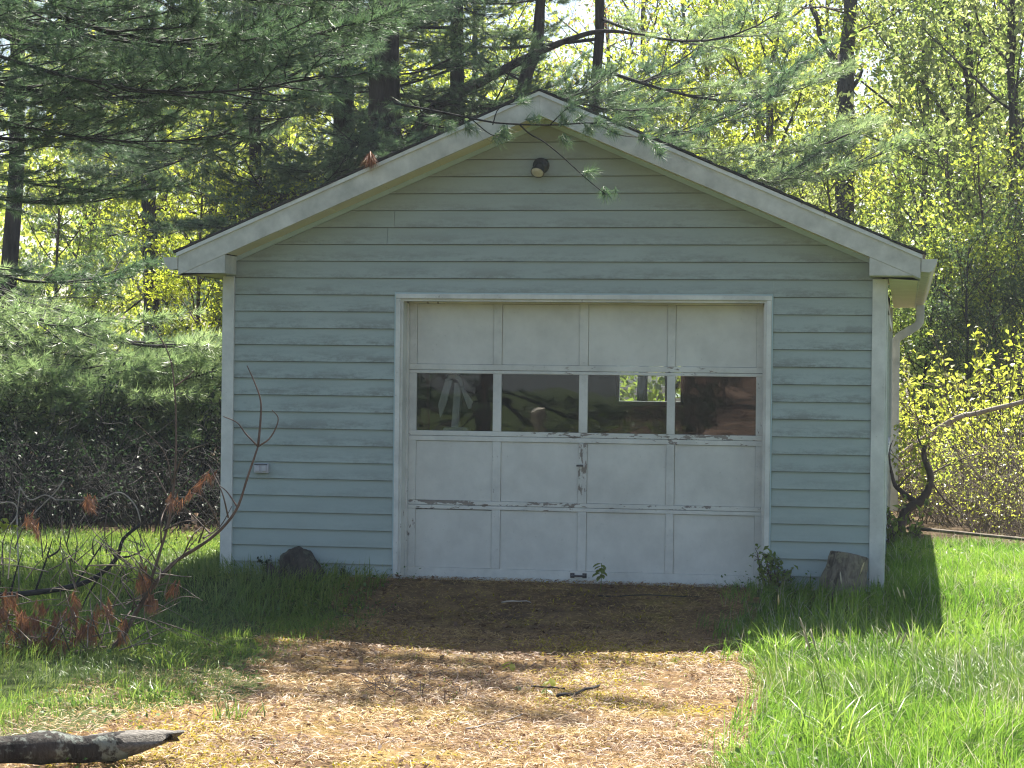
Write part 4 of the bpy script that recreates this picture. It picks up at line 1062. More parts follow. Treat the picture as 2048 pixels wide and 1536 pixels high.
# low leafy plant at the foot of the gnarled trunk
LP = shrub_proto(360, 0.38, 12, 0.24, 300, 0.066, 0.022, 0.3, 0.004, 0.2)
q = at_z(1800, 1090, 0.0)
plant('leafy_plant', LP, ('stem', 'foliage'), (M['twig'], M['leaf_green']), 'low leafy plant at the foot of the gnarled tree beside the wall', 'plant', on_ground(q[0], q[1]), 0.3, 1.1)
q = at_z(1555, 1178, -0.02)
plant('leafy_plant', LP, ('stem', 'foliage'), (M['twig'], M['leaf_green']), 'leafy weed in shade between the door and the upright log', 'plant', (q[0], -0.16, float(gz(q[0], -0.16))), 2.0, 0.8)
q = at_z(655, 1165, -0.02)
for k_, (px, lb, sc, rz) in enumerate(((545, 'low weed at the left side of the leaning dark stump', 0.36, 1.0), (690, 'small weed against the siding between stump and door', 0.22, 2.2))):
    x = at(px, 1150, -0.12)[0]
    plant('leafy_plant', LP, ('stem', 'foliage'), (M['twig_dark'], M['leaf_shade_dark']), lb, 'plant', (x, -0.14, float(gz(x, -0.14))), rz, sc)

# ------------------------------------------------------------------ grass
def blades(r, P, h, lean_dir, lean, wd):
    n = len(P); up = np.array([0, 0, 1.0])
    ld = np.concatenate([lean_dir, np.zeros((n, 1))], 1)
    side = np.stack([-ld[:, 1], ld[:, 0], np.zeros(n)], 1) + r.normal(size=(n, 3)) * np.array([0.6, 0.6, 0.0]); side = unit(side)
    V_ = np.zeros((n, 7, 3)); i = 0
    for s, wv in ((0.0, 0.8), (0.4, 1.0), (0.75, 0.62), (1.0, 0)):
        c = P + ld * (h * lean * s ** 1.8)[:, None] + up * (h * (s - 0.42 * np.minimum(lean, 1.3) * s ** 2.4))[:, None]
        if wv > 0:
            V_[:, i] = c - side * (wd * wv * 0.5)[:, None]; V_[:, i + 1] = c + side * (wd * wv * 0.5)[:, None]; i += 2
        else: V_[:, i] = c
    T = np.array([(0, 1, 3), (0, 3, 2), (2, 3, 5), (2, 5, 4), (4, 5, 6)])
    F_ = (np.arange(n)[:, None, None] * 7 + T[None]).reshape(-1, 3)
    return V_.reshape(-1, 3), F_

def grass_patch(name, seed, x0, x1, y0, y1, dens, hfun, mask, mat, label, wd=0.0045, swirl=0.5, spread=0.8):
    r = np.random.default_rng(seed)
    n = int((x1 - x0) * (y1 - y0) * dens)
    x = r.uniform(x0, x1, n); y = r.uniform(y0, y1, n)
    # draw blades together into loose tufts
    cx, cy = np.round(x / 0.13 + 0.5 * (vnoise(x * 3, y * 3, 4) - 0.5)) * 0.13, np.round(y / 0.13 + 0.5 * (vnoise(x * 3, y * 3, 5) - 0.5)) * 0.13
    k = r.random(n) * 0.55
    x = x * (1 - k) + cx * k; y = y * (1 - k) + cy * k
    kp = mask(x, y, r.random(n)); x, y = x[kp], y[kp]; n = len(x)
    h = hfun(x, y) * r.uniform(0.45, 1.15, n)
    th = 2 * math.pi * fbm(x * swirl, y * swirl, seed + 3, 3) * 2 + r.normal(size=n) * spread
    ld = np.stack([np.cos(th), np.sin(th)], 1)
    lean = np.clip(r.normal(0.62, 0.42, n) + 0.5 * (fbm(x * 1.3, y * 1.3, seed + 9) - 0.4), 0.05, 1.4)
    P = np.stack([x, y, gz(x, y) - 0.01], 1)
    V_, F_ = blades(r, P, h, ld, lean, np.full(n, wd) * r.uniform(0.6, 1.3, n))
    return tag(put(name, np_mesh(name, V_, F_), mat), label, 'grass', kind='stuff'), n

def off_garage(x, y): return ~((x > -0.02) & (x < W + 0.03) & (y > -0.03) & (y < L))
def m_right(x, y, u):
    e = in_poly(x + (fbm(x * 2.2, y * 2.2, 61) - 0.5) * 0.75 + 0.22 * u ** 3, y + (fbm(x * 2.2, y * 2.2, 62) - 0.5) * 0.5, DRIVE)
    return off_garage(x, y) & ~e & (x > 3.2) & (y < np.minimum(4.6, 4.9 - 1.4 * np.clip(x - 5.6, 0, 2)) + 0.4 * (fbm(x * 2, y, 64) - 0.5)) & ((y > -0.5) | (u < 1))
def h_right(x, y):
    base = 0.165 + 0.10 * fbm(x * 1.4, y * 1.4, 71) + 0.09 * smooth((fbm(x * 0.8, y * 0.8, 75) - 0.5) * 5)
    return base * (0.66 + 0.34 * smooth((-0.2 - y) / 1.2)) * (1 - 0.30 * np.exp(-np.clip(x - 4.15, 0, 9) / 0.2))
g1 = grass_patch('grass', 401, 3.5, 8.2, -7.4, 4.8, 3000, h_right, m_right, M['grass'], 'lush bright green grass right of the drive', 0.0048, 0.6, 0.7)
def m_left(x, y, u):
    dens = smooth((fbm(x * 1.5, y * 1.5, 81) - 0.30) * 5)
    fade = np.where(y < -5.4, 0.6 * smooth((0.95 - x) * 2.2 + 0.3), 1.0) * smooth((1.55 - x) * 3.0)
    return off_garage(x, y) & ~((x > 1.35) & (y > -1)) & (u < np.maximum(dens, 0.35) * fade) & (x < 1.75 + 0.3 * (fbm(x * 2, y * 2, 83) - 0.5))
def h_left(x, y): return 0.085 + 0.11 * smooth((fbm(x * 1.1, y * 1.1, 85) - 0.35) * 3)
g2 = grass_patch('grass', 402, -3.2, 1.8, -7.4, 0.3, 2300, h_left, m_left, M['grass_dry'], 'patchy half-shaded grass left of the drive', 0.0045, 0.7, 0.9)
def m_back(x, y, u): return off_garage(x, y) & (u < 0.35 + 0.65 * smooth((fbm(x, y, 91) - 0.25) * 4)) & (y < 3.1 + (fbm(x, y * 0, 92) - 0.5))
def h_back(x, y): return 0.09 + 0.08 * fbm(x * 1.3, y * 1.3, 95)
g3 = grass_patch('grass', 403, -5.5, 0.0, 0.3, 4.2, 1700, h_back, m_back, M['grass_dry'], 'sunlit lawn grass between the garage and the left woods', 0.006, 0.7, 0.9)
# sparse blades and moss on the drive
def m_drive(x, y, u): return on_drive(x, y) & (u < 0.55 * smooth((fbm(x * 0.9, y * 0.9, 101) - 0.5) * 5) * smooth((-0.6 - y) / 2))
g5 = grass_patch('grass', 405, 3.5, 8.2, -7.4, 4.8, 170, lambda x, y: h_right(x, y) * 1.35, m_right, M['seed'], 'pale dry stalks standing among the green grass on the right', 0.0035, 0.6, 1.4)
g4 = grass_patch('grass', 404, 1.0, 4.3, -7.4, -0.5, 260, lambda x, y: 0.03 + 0.04 * fbm(x * 2, y * 2, 103), m_drive, M['grass_dry'], 'thin short grass coming up through the needles of the drive', 0.004, 0.7, 1.2)

def low_leaves(name, seed, n, x0, x1, y0, y1, mask, size, zlo, zhi, mat, label):
    r = np.random.default_rng(seed); x = r.uniform(x0, x1, n); y = r.uniform(y0, y1, n)
    k = mask(x, y, r.random(n)); x, y = x[k], y[k]
    C_ = np.stack([x, y, gz(x, y) + r.uniform(zlo, zhi, len(x))], 1)
    V_, F_ = leaf_quads(r, C_, size, 0.9, 0.75, 0.08)
    return tag(put(name, np_mesh(name, V_, F_), mat), label, 'weeds', kind='stuff')
low_leaves('weeds', 451, 16000, 3.6, 8, -7.4, 4.4, lambda x, y, u: m_right(x, y, u) & (u < smooth((fbm(x * 1.1, y * 1.1, 141) - 0.48) * 6)), 0.026, 0.03, 0.15, M['weed'], 'small weed leaves mixed into the grass on the right')
low_leaves('weeds', 452, 16000, -4, 1.6, -7.4, 3.0, lambda x, y, u: (m_left(x, y, u) | m_back(x, y, u)) & (u < smooth((fbm(x * 1.1, y * 1.1, 151) - 0.42) * 6)), 0.026, 0.01, 0.09, M['weed'], 'clover and weed leaves in the grass on the left')
# countable tall tufts with seed heads at the front of the right grass
def tuft(seed, n, h, spread_=0.06, seeds=2, wd=0.0075):
    r = np.random.default_rng(seed)
    P = np.concatenate([r.normal(size=(n, 2)) * spread_, np.full((n, 1), -0.02)], 1)
    th = r.uniform(0, 6.28, n)
    V_, F_ = blades(r, P, h * r.uniform(0.55, 1.1, n), np.stack([np.cos(th), np.sin(th)], 1), np.clip(r.normal(0.75, 0.4, n), 0.08, 1.5), np.full(n, wd))
    me = np_mesh('blades', V_, F_)
    hs = []
    for i in range(seeds):
        a = r.uniform(0, 6.28); l = h * r.uniform(1.15, 1.5); tip = np.array([math.cos(a) * l * 0.25, math.sin(a) * l * 0.25, l])
        q = curve_pts([(0, 0, 0), tip * np.array([0.35, 0.35, 0.55]), tip], 4)
        mb = MB(); mb.tube(q, 0.0016, 4, cap=False)
        d = unit(q[-1] - q[-2]); e = np.array(q[-1]); ll = h * 0.18
        mb2 = MB(); mb2.tube([e - d * ll, e - d * ll * 0.6, e - d * ll * 0.2, e + d * ll * 0.15], [0.002, 0.0055, 0.005, 0.001], 6)
        hs.append((mb.mesh('stalk', True), mb2.mesh('seed_head', True)))
    return me, hs
for k_, (px, py, h, n, sd_, lb) in enumerate(((1690, 1292, 0.40, 110, 2, 'tall arching grass tuft with a seed head before the shaded right corner'), (1665, 1512, 0.46, 120, 3, 'tallest grass tuft with seed heads at the bottom edge of the photo'), (1560, 1330, 0.34, 80, 1, 'grass tuft with a thin seed stalk at the tip of the right grass'), (1825, 1302, 0.32, 70, 2, 'grass tuft with pale seed heads at the corner of the garage shadow'), (1770, 1440, 0.36, 80, 2, 'grass tuft with seed heads in the middle of the right grass'),
                                             (500, 1240, 0.24, 90, 0, 'shaded grass tuft with arching blades left of the drive'), (330, 1338, 0.24, 80, 0, 'grass tuft under the dead pine branch'), (460, 1440, 0.16, 40, 1, 'thin grass tuft with reddish stalks beside the drive'), (300, 1402, 0.19, 80, 0, 'bright grass tuft between the dead branch and the log'))):
    q = on_land(px, py)
    me, hs = tuft(500 + k_, n, h, 0.07, sd_)
    t = thing('grass_tuft', lb, 'grass tuft', on_ground(q[0], q[1]))
    put('blades', me, M['tuft'] if px > 1400 else M['grass_dry'], t)
    for a, b_ in hs:
        o = put('stalk', a, M['grass_dry'], t); put('seed_head', b_, M['seed'], o)

# ------------------------------------------------------------------ litter on the drive
def flat_needles(name, seed, n, mask, ln, wd, mat, label, x0=0.6, x1=4.6, y0=-7.4, y1=0.14, tilt=0.22):
    r = np.random.default_rng(seed)
    x = r.uniform(x0, x1, n); y = r.uniform(y0, y1, n)
    k = mask(x, y, r.random(n)); x, y = x[k], y[k]; n = len(x)
    th = r.uniform(0, 6.28, n); l = ln * r.uniform(0.5, 1.2, n)
    d = np.stack([np.cos(th), np.sin(th), r.normal(0, tilt, n)], 1); s = np.stack([-np.sin(th), np.cos(th), r.normal(0, 0.4, n)], 1) * (wd * r.uniform(0.6, 1.4, n) * 0.5)[:, None]
    c = np.stack([x, y, gz(x, y) + r.uniform(0.004, 0.022, n)], 1)
    mid = c + np.array([0, 0, 1]) * (l * 0.10)[:, None]
    a = c - d * (l * 0.5)[:, None]; e = c + d * (l * 0.5)[:, None]
    V_ = np.stack([a, mid - s, e, mid + s], 1).reshape(-1, 3)
    return tag(put(name, np_mesh(name, V_, np.arange(4 * n).reshape(n, 4)), mat), label, 'litter', kind='stuff')
flat_needles('needle_litter', 601, 130000, lambda x, y, u: (on_drive(x, y) & (u < 0.25 + 1.3 * smooth((fbm(x * 2.1, y * 2.1, 131) - 0.30) * 3.2))) | (u < 0.05 + 0.5 * smooth((-3.2 - y) / 1.5) * (x < 2.5)), 0.062, 0.0034, M['litter'], 'dry orange and straw pine needles strewn over the drive')
flat_needles('leaf_litter', 602, 3200, lambda x, y, u: (on_drive(x, y) | (u < 0.1)) & (fbm(x * 1.4, y * 1.4, 111) > 0.38), 0.045, 0.022, M['leaf_brown'], 'small dry brown leaves scattered over the drive', tilt=0.4)
flat_needles('moss', 603, 50000, lambda x, y, u: on_drive(x, y) & (u < smooth((fbm(x * 1.2 + 7, y * 1.2, 121) - 0.46) * 5) * (0.12 + 0.88 * smooth((-1.3 - y) / 0.9))), 0.03, 0.009, M['moss'], 'yellow moss patches on the drive', tilt=0.6)  # moss thinned in the garage shade, so sunlit gold sits partly in its colour

# ------------------------------------------------------------------ logs, stumps, branches and small things on the ground
def lump(mb, pts, rad, n, wob, seed): return mb.tube(pts, rad, n, wob=wob, seed=seed)
# weathered log at the front left
a, c = at_z(-120, 1506, -0.10), at_z(250, 1490, -0.12)
e = at_z(372, 1474, -0.10)
lg = thing('fallen_log', 'lichen-spotted fallen log with a grey split end at the bottom left', 'log', tuple((a + c) / 2 * np.array([1, 1, 0]) + np.array([0, 0, float(gz(*((a + c) / 2)[:2]))])))
mb = MB(); pts = wander(np.random.default_rng(4), a, c, 14, 0.006); mb.tube(pts, list((0.064 + 0.007 * np.sin(np.arange(14) * 1.1)) * np.where(np.arange(14) == 13, 0.86, 1)), 16, wob=0.10, seed=6)
mb.build('bark', M['log'], lg, True)
d = unit(c - a); mb = MB(); sd3 = unit(np.cross(d, (0, 0, 1.0))); rs_ = np.random.default_rng(17); ring_v = []; ends = 16; nq = 9
for q in range(nq):
    f = q / (nq - 1)
    for j in range(ends):
        an = 2 * math.pi * j / ends; ca, sa = math.cos(an), math.sin(an)
        reach = 0.25 + 0.04 * math.sin(j * 2.7) - 0.05 * max(0.0, ca)
        wd_ = 0.070 * (1 - 0.5 * f ** 3); top_ = 0.064 - 0.012 * f; bot_ = -0.066 + 0.105 * f ** 2.6
        zz = top_ * sa if sa > 0 else -bot_ * sa if bot_ < 0 else bot_
        if sa <= 0 and bot_ >= 0: zz = bot_
        k0 = 0.74 + 0.26 * min(1.0, f * 2.6); wd_ *= k0; zz *= k0
        jag = 0.006 * math.sin(j * 3.7 + 1.0) * min(1, f * 2)
        ring_v.append(c + d * (-0.16 + (0.16 + reach) * f) + sd3 * (wd_ + jag) * ca + np.array([0, 0, 1.0]) * (zz + jag + 0.004 + rs_.normal() * 0.0015))
mb.add(ring_v, [(q * ends + j, q * ends + (j + 1) % ends, (q + 1) * ends + (j + 1) % ends, (q + 1) * ends + j) for q in range(nq - 1) for j in range(ends)] + [tuple(range((nq - 1) * ends, nq * ends))])
mb.build('split_end', M['log_wood'], lg, True)
mb = MB(); k1 = a + (c - a) * 0.28; mb.tube(curve_pts([k1 + (0, 0, 0.02), k1 + (-0.25, -0.05, 0.05), k1 + (-0.55, -0.02, 0.03)], 4), list(np.linspace(0.05, 0.03, 9)), 10, wob=0.1)
mb.build('limb_stub', M['log_wood'], lg, True)

# upright tilted log at the right corner
def cyl_log(label, base, top, r0, r1, mats, seed, name):
    base = np.array(base, float); top = np.array(top, float)
    t = thing(name, label, 'log', tuple(base))
    n = 22; rr_ = np.random.default_rng(seed); mb = MB()
    prof = 1 + 0.10 * np.sin(np.arange(n) * 2 * math.pi / n * 3 + seed) + rr_.normal(size=n) * 0.045
    ax = unit(top - base); u = unit(np.cross(ax, (0, 1, 0.1))); v = np.cross(ax, u); V_ = []; m_ = 9
    for i in range(m_):
        f = i / (m_ - 1)
        for j in range(n):
            an = 2 * math.pi * j / n; rad = (r0 * (1 - f) + r1 * f) * prof[j] * (1 + 0.03 * rr_.normal())
            V_.append(base + (top - base) * f + (u * math.cos(an) + v * math.sin(an)) * rad)
    F_ = [(i * n + j, i * n + (j + 1) % n, (i + 1) * n + (j + 1) % n, (i + 1) * n + j) for i in range(m_ - 1) for j in range(n)]
    mb.add(V_, F_); o = mb.build('bark', mats[0], t, True)
    mb = MB(); tp_ = V_[(m_ - 1) * n:]; cc = top + ax * 0.004
    inner = [top + (np.array(p) - top) * 0.92 + ax * 0.004 for p in tp_]
    mb.add(list(tp_) + inner + [cc], [(j, (j + 1) % n, n + (j + 1) % n, n + j) for j in range(n)] + [(n + j, n + (j + 1) % n, 2 * n) for j in range(n)])
    mb.build('cut_face', mats[1], t)
    return t
b0 = at(1684, 1172, -0.24); b1 = at(1697, 1108, -0.21)
cyl_log('grey upright log with a tilted cut top leaning by the right corner board', (b0[0], -0.27, float(gz(b0[0], -0.25)) - 0.03), (b1[0] + 0.015, -0.22, b1[2] - 0.005), 0.165, 0.130, (M['stump_bark'], M['stump_cut']), 3, 'upright_log')
# dark broken stump at the left
sx0, sz0 = at(600, 1160, -0.25)[0], float(gz(0.7, -0.25))
def sil(px, py): p = at(px, py, -0.25); return (p[0], p[2])
dk = thing('broken_stump', 'dark broken stump leaning against the siding left of the door', 'stump', (sx0, -0.25, sz0))
P = [sil(*q) for q in ((566, 1170), (556, 1118), (568, 1103), (583, 1097), (598, 1096), (612, 1105), (622, 1117), (640, 1142), (656, 1172))]
Vv = []; n = len(P); rs = np.random.default_rng(12)
layers = [(-0.20, 0.80), (-0.235, 0.93), (-0.17, 1.0), (-0.10, 0.96), (-0.05, 0.85)]
cx_, cz_ = np.mean([p[0] for p in P]), P[0][1]
sub = [np.array([x, z]) for x, z in [tuple(q[:2]) for q in [np.array([c_[0], c_[1]]) for c_ in curve_pts([(x, z, 0) for x, z in P], 3)]]]
mb = MB(); n = len(sub)
for yy, s in ((-0.30, 0.62), (-0.285, 0.86), (-0.24, 0.97), (-0.18, 1.0), (-0.12, 0.97), (-0.06, 0.88)):
    for x, z in sub:
        q = 1 + rs.normal() * 0.03
        Vv.append((cx_ + (x - cx_) * s * q, yy + rs.normal() * 0.008, cz_ + (z - cz_) * s * q))
F_ = [(i * n + j, (i + 1) * n + j, (i + 1) * n + j + 1, i * n + j + 1) for i in range(5) for j in range(n - 1)] + [tuple(range(n)), tuple(range(6 * n - 1, 5 * n - 1, -1))]
mb.add(Vv, F_); mb.build('body', M['stump_dark'], dk, True)
mb = MB(); p0 = at(558, 1135, -0.3); mb.tube([at(545, 1170, -0.3), at(543, 1140, -0.3), at(538, 1128, -0.28)], [0.05, 0.035, 0.012], 8, wob=0.2, seed=2); mb.tube([at(545, 1140, -0.3), at(558, 1150, -0.3), at(575, 1160, -0.28)], [0.03, 0.03, 0.03], 7, wob=0.2, seed=3)
mb.build('splinter', M['stump_dark'], dk, True)

# the fallen dead pine limb at the left, brown needles still on it
DY = -3.4
dead = thing('dead_pine_branch', 'fallen dead pine branch with rusty needle clumps curving up past the left corner board', 'branch', (float(at(240, 1290, DY)[0]), DY, float(gz(0.3, DY))))
def P_(px, py, dy=0.0): return at(px, py, DY + dy)
mb = MB()
mb.tube(curve_pts([P_(-60, 1335), P_(100, 1312), P_(190, 1300), P_(238, 1282), P_(290, 1195), P_(345, 1128), P_(420, 1078), P_(470, 1024), P_(495, 955), P_(516, 893)], 5), list(np.linspace(0.019, 0.0055, 46)), 8, wob=0.12)
mb.tube(curve_pts([P_(516, 893), P_(521, 840), P_(521, 800), P_(508, 762), P_(494, 731)], 4), list(np.linspace(0.008, 0.003, 17)), 6)
mb.tube(curve_pts([P_(516, 893), P_(492, 868), P_(474, 845), P_(447, 833)], 4), list(np.linspace(0.006, 0.003, 13)), 6)
mb.tube(curve_pts([P_(516, 893), P_(538, 878), P_(552, 855), P_(556, 835), P_(544, 820)], 4), list(np.linspace(0.006, 0.0025, 17)), 6)
mb.tube(curve_pts([P_(475, 1015), P_(455, 985), P_(440, 972)], 4), list(np.linspace(0.006, 0.0025, 9)), 5)
mb.tube(curve_pts([P_(292, 1190), P_(318, 1110), P_(340, 1030), P_(350, 940), P_(352, 860), P_(349, 775), P_(338, 710), P_(305, 650)], 4), list(np.linspace(0.010, 0.003, 29)), 6)
mb.tube(curve_pts([P_(350, 773), P_(368, 760), P_(387, 742)], 4), list(np.linspace(0.006, 0.003, 9)), 5)
mb.build('limb', M['twig_red'], dead, True)
r = np.random.default_rng(55)
tw = MB(); tips = []
for (x0, y0, x1, y1, n_) in ((190, 1300, 290, 1195, 9), (60, 1316, 190, 1300, 9), (290, 1195, 345, 1128, 5), (345, 1128, 470, 1024, 6), (320, 1100, 350, 930, 6), (-20, 1325, 100, 1312, 8)):
    for i in range(n_):
        f = r.random(); a = (x0 + (x1 - x0) * f, y0 + (y1 - y0) * f)
        l = r.uniform(50, 130); an = r.uniform(-2.6, -0.3)
        b_ = (a[0] + l * 0.5 * math.cos(an), a[1] + l * 0.5 * math.sin(an)); c = (b_[0] + l * 0.5 * math.cos(an + r.normal() * 0.6), b_[1] + l * 0.5 * math.sin(an + r.normal() * 0.6))
        d0, d1 = r.normal() * 0.15, r.normal() * 0.3
        q = curve_pts([P_(*a), P_(*b_, d0), P_(*c, d1)], 4)
        tw.tube(q, list(np.linspace(0.006, 0.002, 9)), 5, cap=False); tips.append((q[-1], q[-1] - q[-2])); 
tw.build('twigs', M['twig'], dead, True)
tw = MB()
for i in range(70):
    a = (r.uniform(-30, 330), r.uniform(1120, 1325)); an = r.uniform(-2.9, 0.3); l = r.uniform(60, 170)
    c = (a[0] + l * math.cos(an), min(1335, a[1] + l * math.sin(an) + 25)); b_ = ((a[0] + c[0]) / 2 + r.normal() * 14, (a[1] + c[1]) / 2 - 12 + r.normal() * 12)
    dd_ = r.normal() * 0.25
    tw.tube(curve_pts([P_(*a, dd_), P_(*b_, dd_ + r.normal() * 0.15), P_(*c, dd_ + r.normal() * 0.2)], 4), list(np.linspace(0.0045, 0.0015, 9)), 4, cap=False)
tw.build('fine_twigs', M['twig_grey'], dead, True)
cl_ = [(295, 1205, 9, 90), (287, 1172, 5, 70), (150, 1232, 6, 95), (182, 1268, 7, 90), (35, 1235, 6, 95), (12, 1270, 6, 90), (60, 1290, 8, 80), (110, 1265, 6, 80), (246, 1280, 6, 60), (70, 1068, 3, 70), (182, 1028, 3, 45), (215, 1240, 3, 60), (20, 1315, 8, 80), (400, 985, 3, 70), (355, 1190, 2, 40), (90, 1310, 6, 60), (130, 1320, 5, 50), (345, 1020, 2, 40), (8, 1230, 7, 90), (30, 1305, 8, 70), (75, 1250, 6, 90), (105, 1300, 6, 60), (48, 1275, 7, 80), (5, 1320, 7, 60), (160, 1285, 5, 60)]
TPp, TDd = [], []
for px, py, k_, l in cl_:
    sl = r.normal() * 0.35
    for i in range(k_ * 3):
        f = r.random(); dz_ = r.normal() * 0.10
        TPp.append(P_(px + sl * l * (f - 0.5) + r.normal() * 6, py - 14 + l * 0.62 * (f - 0.5), dz_)); TDd.append((sl * 0.5 + r.normal() * 0.28, r.normal() * 0.3, -1.0))
V_, F_ = needle_tris(r, np.array(TPp), np.array(TDd), 22, 0.075, 0.0042, 3, 38, 0.05)
put('needles', np_mesh('needles', V_ - np.array(dead.location), F_), M['needle_brown'], dead)
# pale curled leaves caught on the branch
lp = np.array([P_(385 + r.normal() * 16, 1062 + r.normal() * 16, 0.1) for i in range(34)])
V_, F_ = leaf_quads(r, lp - np.array(dead.location), 0.05, 0.2, 0.45, 0.3)
put('dead_leaves', np_mesh('dead_leaves', V_, F_), M['leaf_dead'], dead)

DY2 = -2.0
def Q_(px, py, dy=0.0): return at(px, py, DY2 + dy)
db = thing('dark_branch', 'dark bowed bare branch lying in the grass behind the rusty dead branch', 'branch', (float(at(150, 1185, DY2)[0]), DY2, float(gz(-1, DY2))))
mb = MB()
mb.tube(curve_pts([Q_(-60, 1195), Q_(40, 1188), Q_(130, 1176), Q_(190, 1155), Q_(232, 1118), Q_(247, 1078), Q_(282, 1048)], 5), list(np.linspace(0.022, 0.010, 31)), 8, wob=0.05)
for pts in (((70, 1184), (92, 1120), (105, 1078)), ((237, 1115), (262, 1112), (290, 1098)), ((150, 1172), (190, 1110), (215, 1075)), ((20, 1190), (30, 1150), (45, 1100)), ((95, 1115), (118, 1100), (122, 1072)), ((200, 1150), (176, 1190), (160, 1225))):
    mb.tube(curve_pts([Q_(*p_) for p_ in pts], 4), list(np.linspace(0.009, 0.003, 9)), 5)
mb.build('limb', M['twig_dark'], db, True)
tw = MB()
for i in range(34):
    a = (r.uniform(-20, 300), r.uniform(1090, 1185)); an = r.uniform(-2.4, -0.7); l = r.uniform(40, 110)
    c = (a[0] + l * math.cos(an), a[1] + l * math.sin(an)); b_ = ((a[0] + c[0]) / 2 + r.normal() * 8, (a[1] + c[1]) / 2 + r.normal() * 8)
    tw.tube(curve_pts([Q_(*a, r.normal() * 0.2), Q_(*b_, r.normal() * 0.2), Q_(*c, r.normal() * 0.2)], 3), list(np.linspace(0.005, 0.002, 7)), 4, cap=False)
tw.build('twigs', M['twig'], db, True)
# weed with one bright leaf rosette at the left edge and pale curled twigs
mb = MB()
for pts in (((-20, 1010), (25, 1005), (34, 1030), (8, 1062), (-20, 1075)), ((40, 975), (60, 1000), (90, 990), (112, 1000)), ((128, 960), (110, 985), (85, 1010)), ((200, 1000), (240, 985), (270, 1010), (282, 1045))):
    mb.tube(curve_pts([at(*p_, -1.2) for p_ in pts], 4), 0.005, 5)
o = mb
vine = thing('dry_vine', 'pale curling dry vine with one bright green leaf sprig at the left edge', 'vine', (float(at(40, 1150, -1.2)[0]), -1.2, float(gz(-1.5, -1.2))))
mb.tube([at(34, 1030, -1.2), (at(40, 1150, -1.2)[0], -1.2, float(gz(-1.5, -1.2)) - 0.02)], 0.005, 5)
mb.tube([at(85, 1010, -1.2), at(34, 1060, -1.2)], 0.004, 5); mb.tube([at(200, 1000, -1.2), at(112, 1000, -1.2)], 0.003, 5); mb.tube([at(40, 975, -1.2), at(34, 1030, -1.2)], 0.003, 5)
mb.build('stem', M['twig_pale'], vine, True)
lp = np.array([at(8 + r.normal() * 10, 1052 + r.normal() * 8, -1.25) for i in range(16)])
V_, F_ = leaf_quads(r, lp - np.array(vine.location), 0.06, 0.6, 0.5); put('foliage', np_mesh('foliage', V_, F_), M['leaf_yellow'], vine)

# seedlings, small sticks, brush on the drive
def seedling(label, px, py, h, leaf, n, mat, seed, Y=None, zg=-0.2):
    q = on_land(px, py)
    x, y = float(q[0]), float(q[1]); z = float(gz(x, y)); r = np.random.default_rng(seed)
    t = thing('seedling', label, 'seedling', (x, y, z))
    mb = MB(); st_ = wander(r, (x, y, z - 0.02), (x + r.normal() * 0.02, y, z + h), 5, 0.006); mb.tube(st_, 0.0025, 5); mb.build('stem', M['grass_dry'], t, True)
    for i in range(n):
        f = 0.55 + 0.45 * (i + 1) / n; p = st_[0] * (1 - f) + st_[4] * f
        an = -1.57 + (1 if i % 2 else -1) * r.uniform(0.2, 1.3); d = unit(np.array([math.cos(an), math.sin(an), r.uniform(-0.7, -0.2)])); s = np.array([-math.sin(an), math.cos(an), 0]); l = leaf * r.uniform(0.8, 1.15)
        up = np.array([0, 0, 1.0])
        Vv = [p, p + d * l * 0.3 + s * l * 0.28 + up * l * 0.05, p + d * l * 0.7 + s * l * 0.24, p + d * l - up * l * 0.15, p + d * l * 0.7 - s * l * 0.24, p + d * l * 0.3 - s * l * 0.28 + up * l * 0.05, p + d * l * 0.5 - up * l * 0.03]
        mb = MB(); mb.add(Vv, [(0, 1, 6), (1, 2, 6), (2, 3, 6), (3, 4, 6), (4, 5, 6), (5, 0, 6)]); mb.build('leaf', mat, t)
    return t
seedling('green seedling with three tiers of leaves standing before the door', 1200, 1184, 0.21, 0.075, 9, M['leaf_green'], 1)
seedling('bright yellow two-leaved seedling at the edge of the garage shadow', 1021, 1340, 0.05, 0.07, 3, M['leaf_yellow'], 2)
seedling('single-leaved yellow seedling in the sunlit drive', 1087, 1374, 0.05, 0.06, 2, M['leaf_yellow'], 3)
seedling('dull green seedling beside a stick on the drive', 1098, 1395, 0.05, 0.045, 3, M['leaf_green'], 4)
seedling('small seedling left of the single yellow leaf', 1044, 1385, 0.04, 0.035, 3, M['leaf_green'], 5)
seedling('small pale weed at the right edge of the drive', 1345, 1330, 0.05, 0.04, 4, M['leaf_lime'], 6)
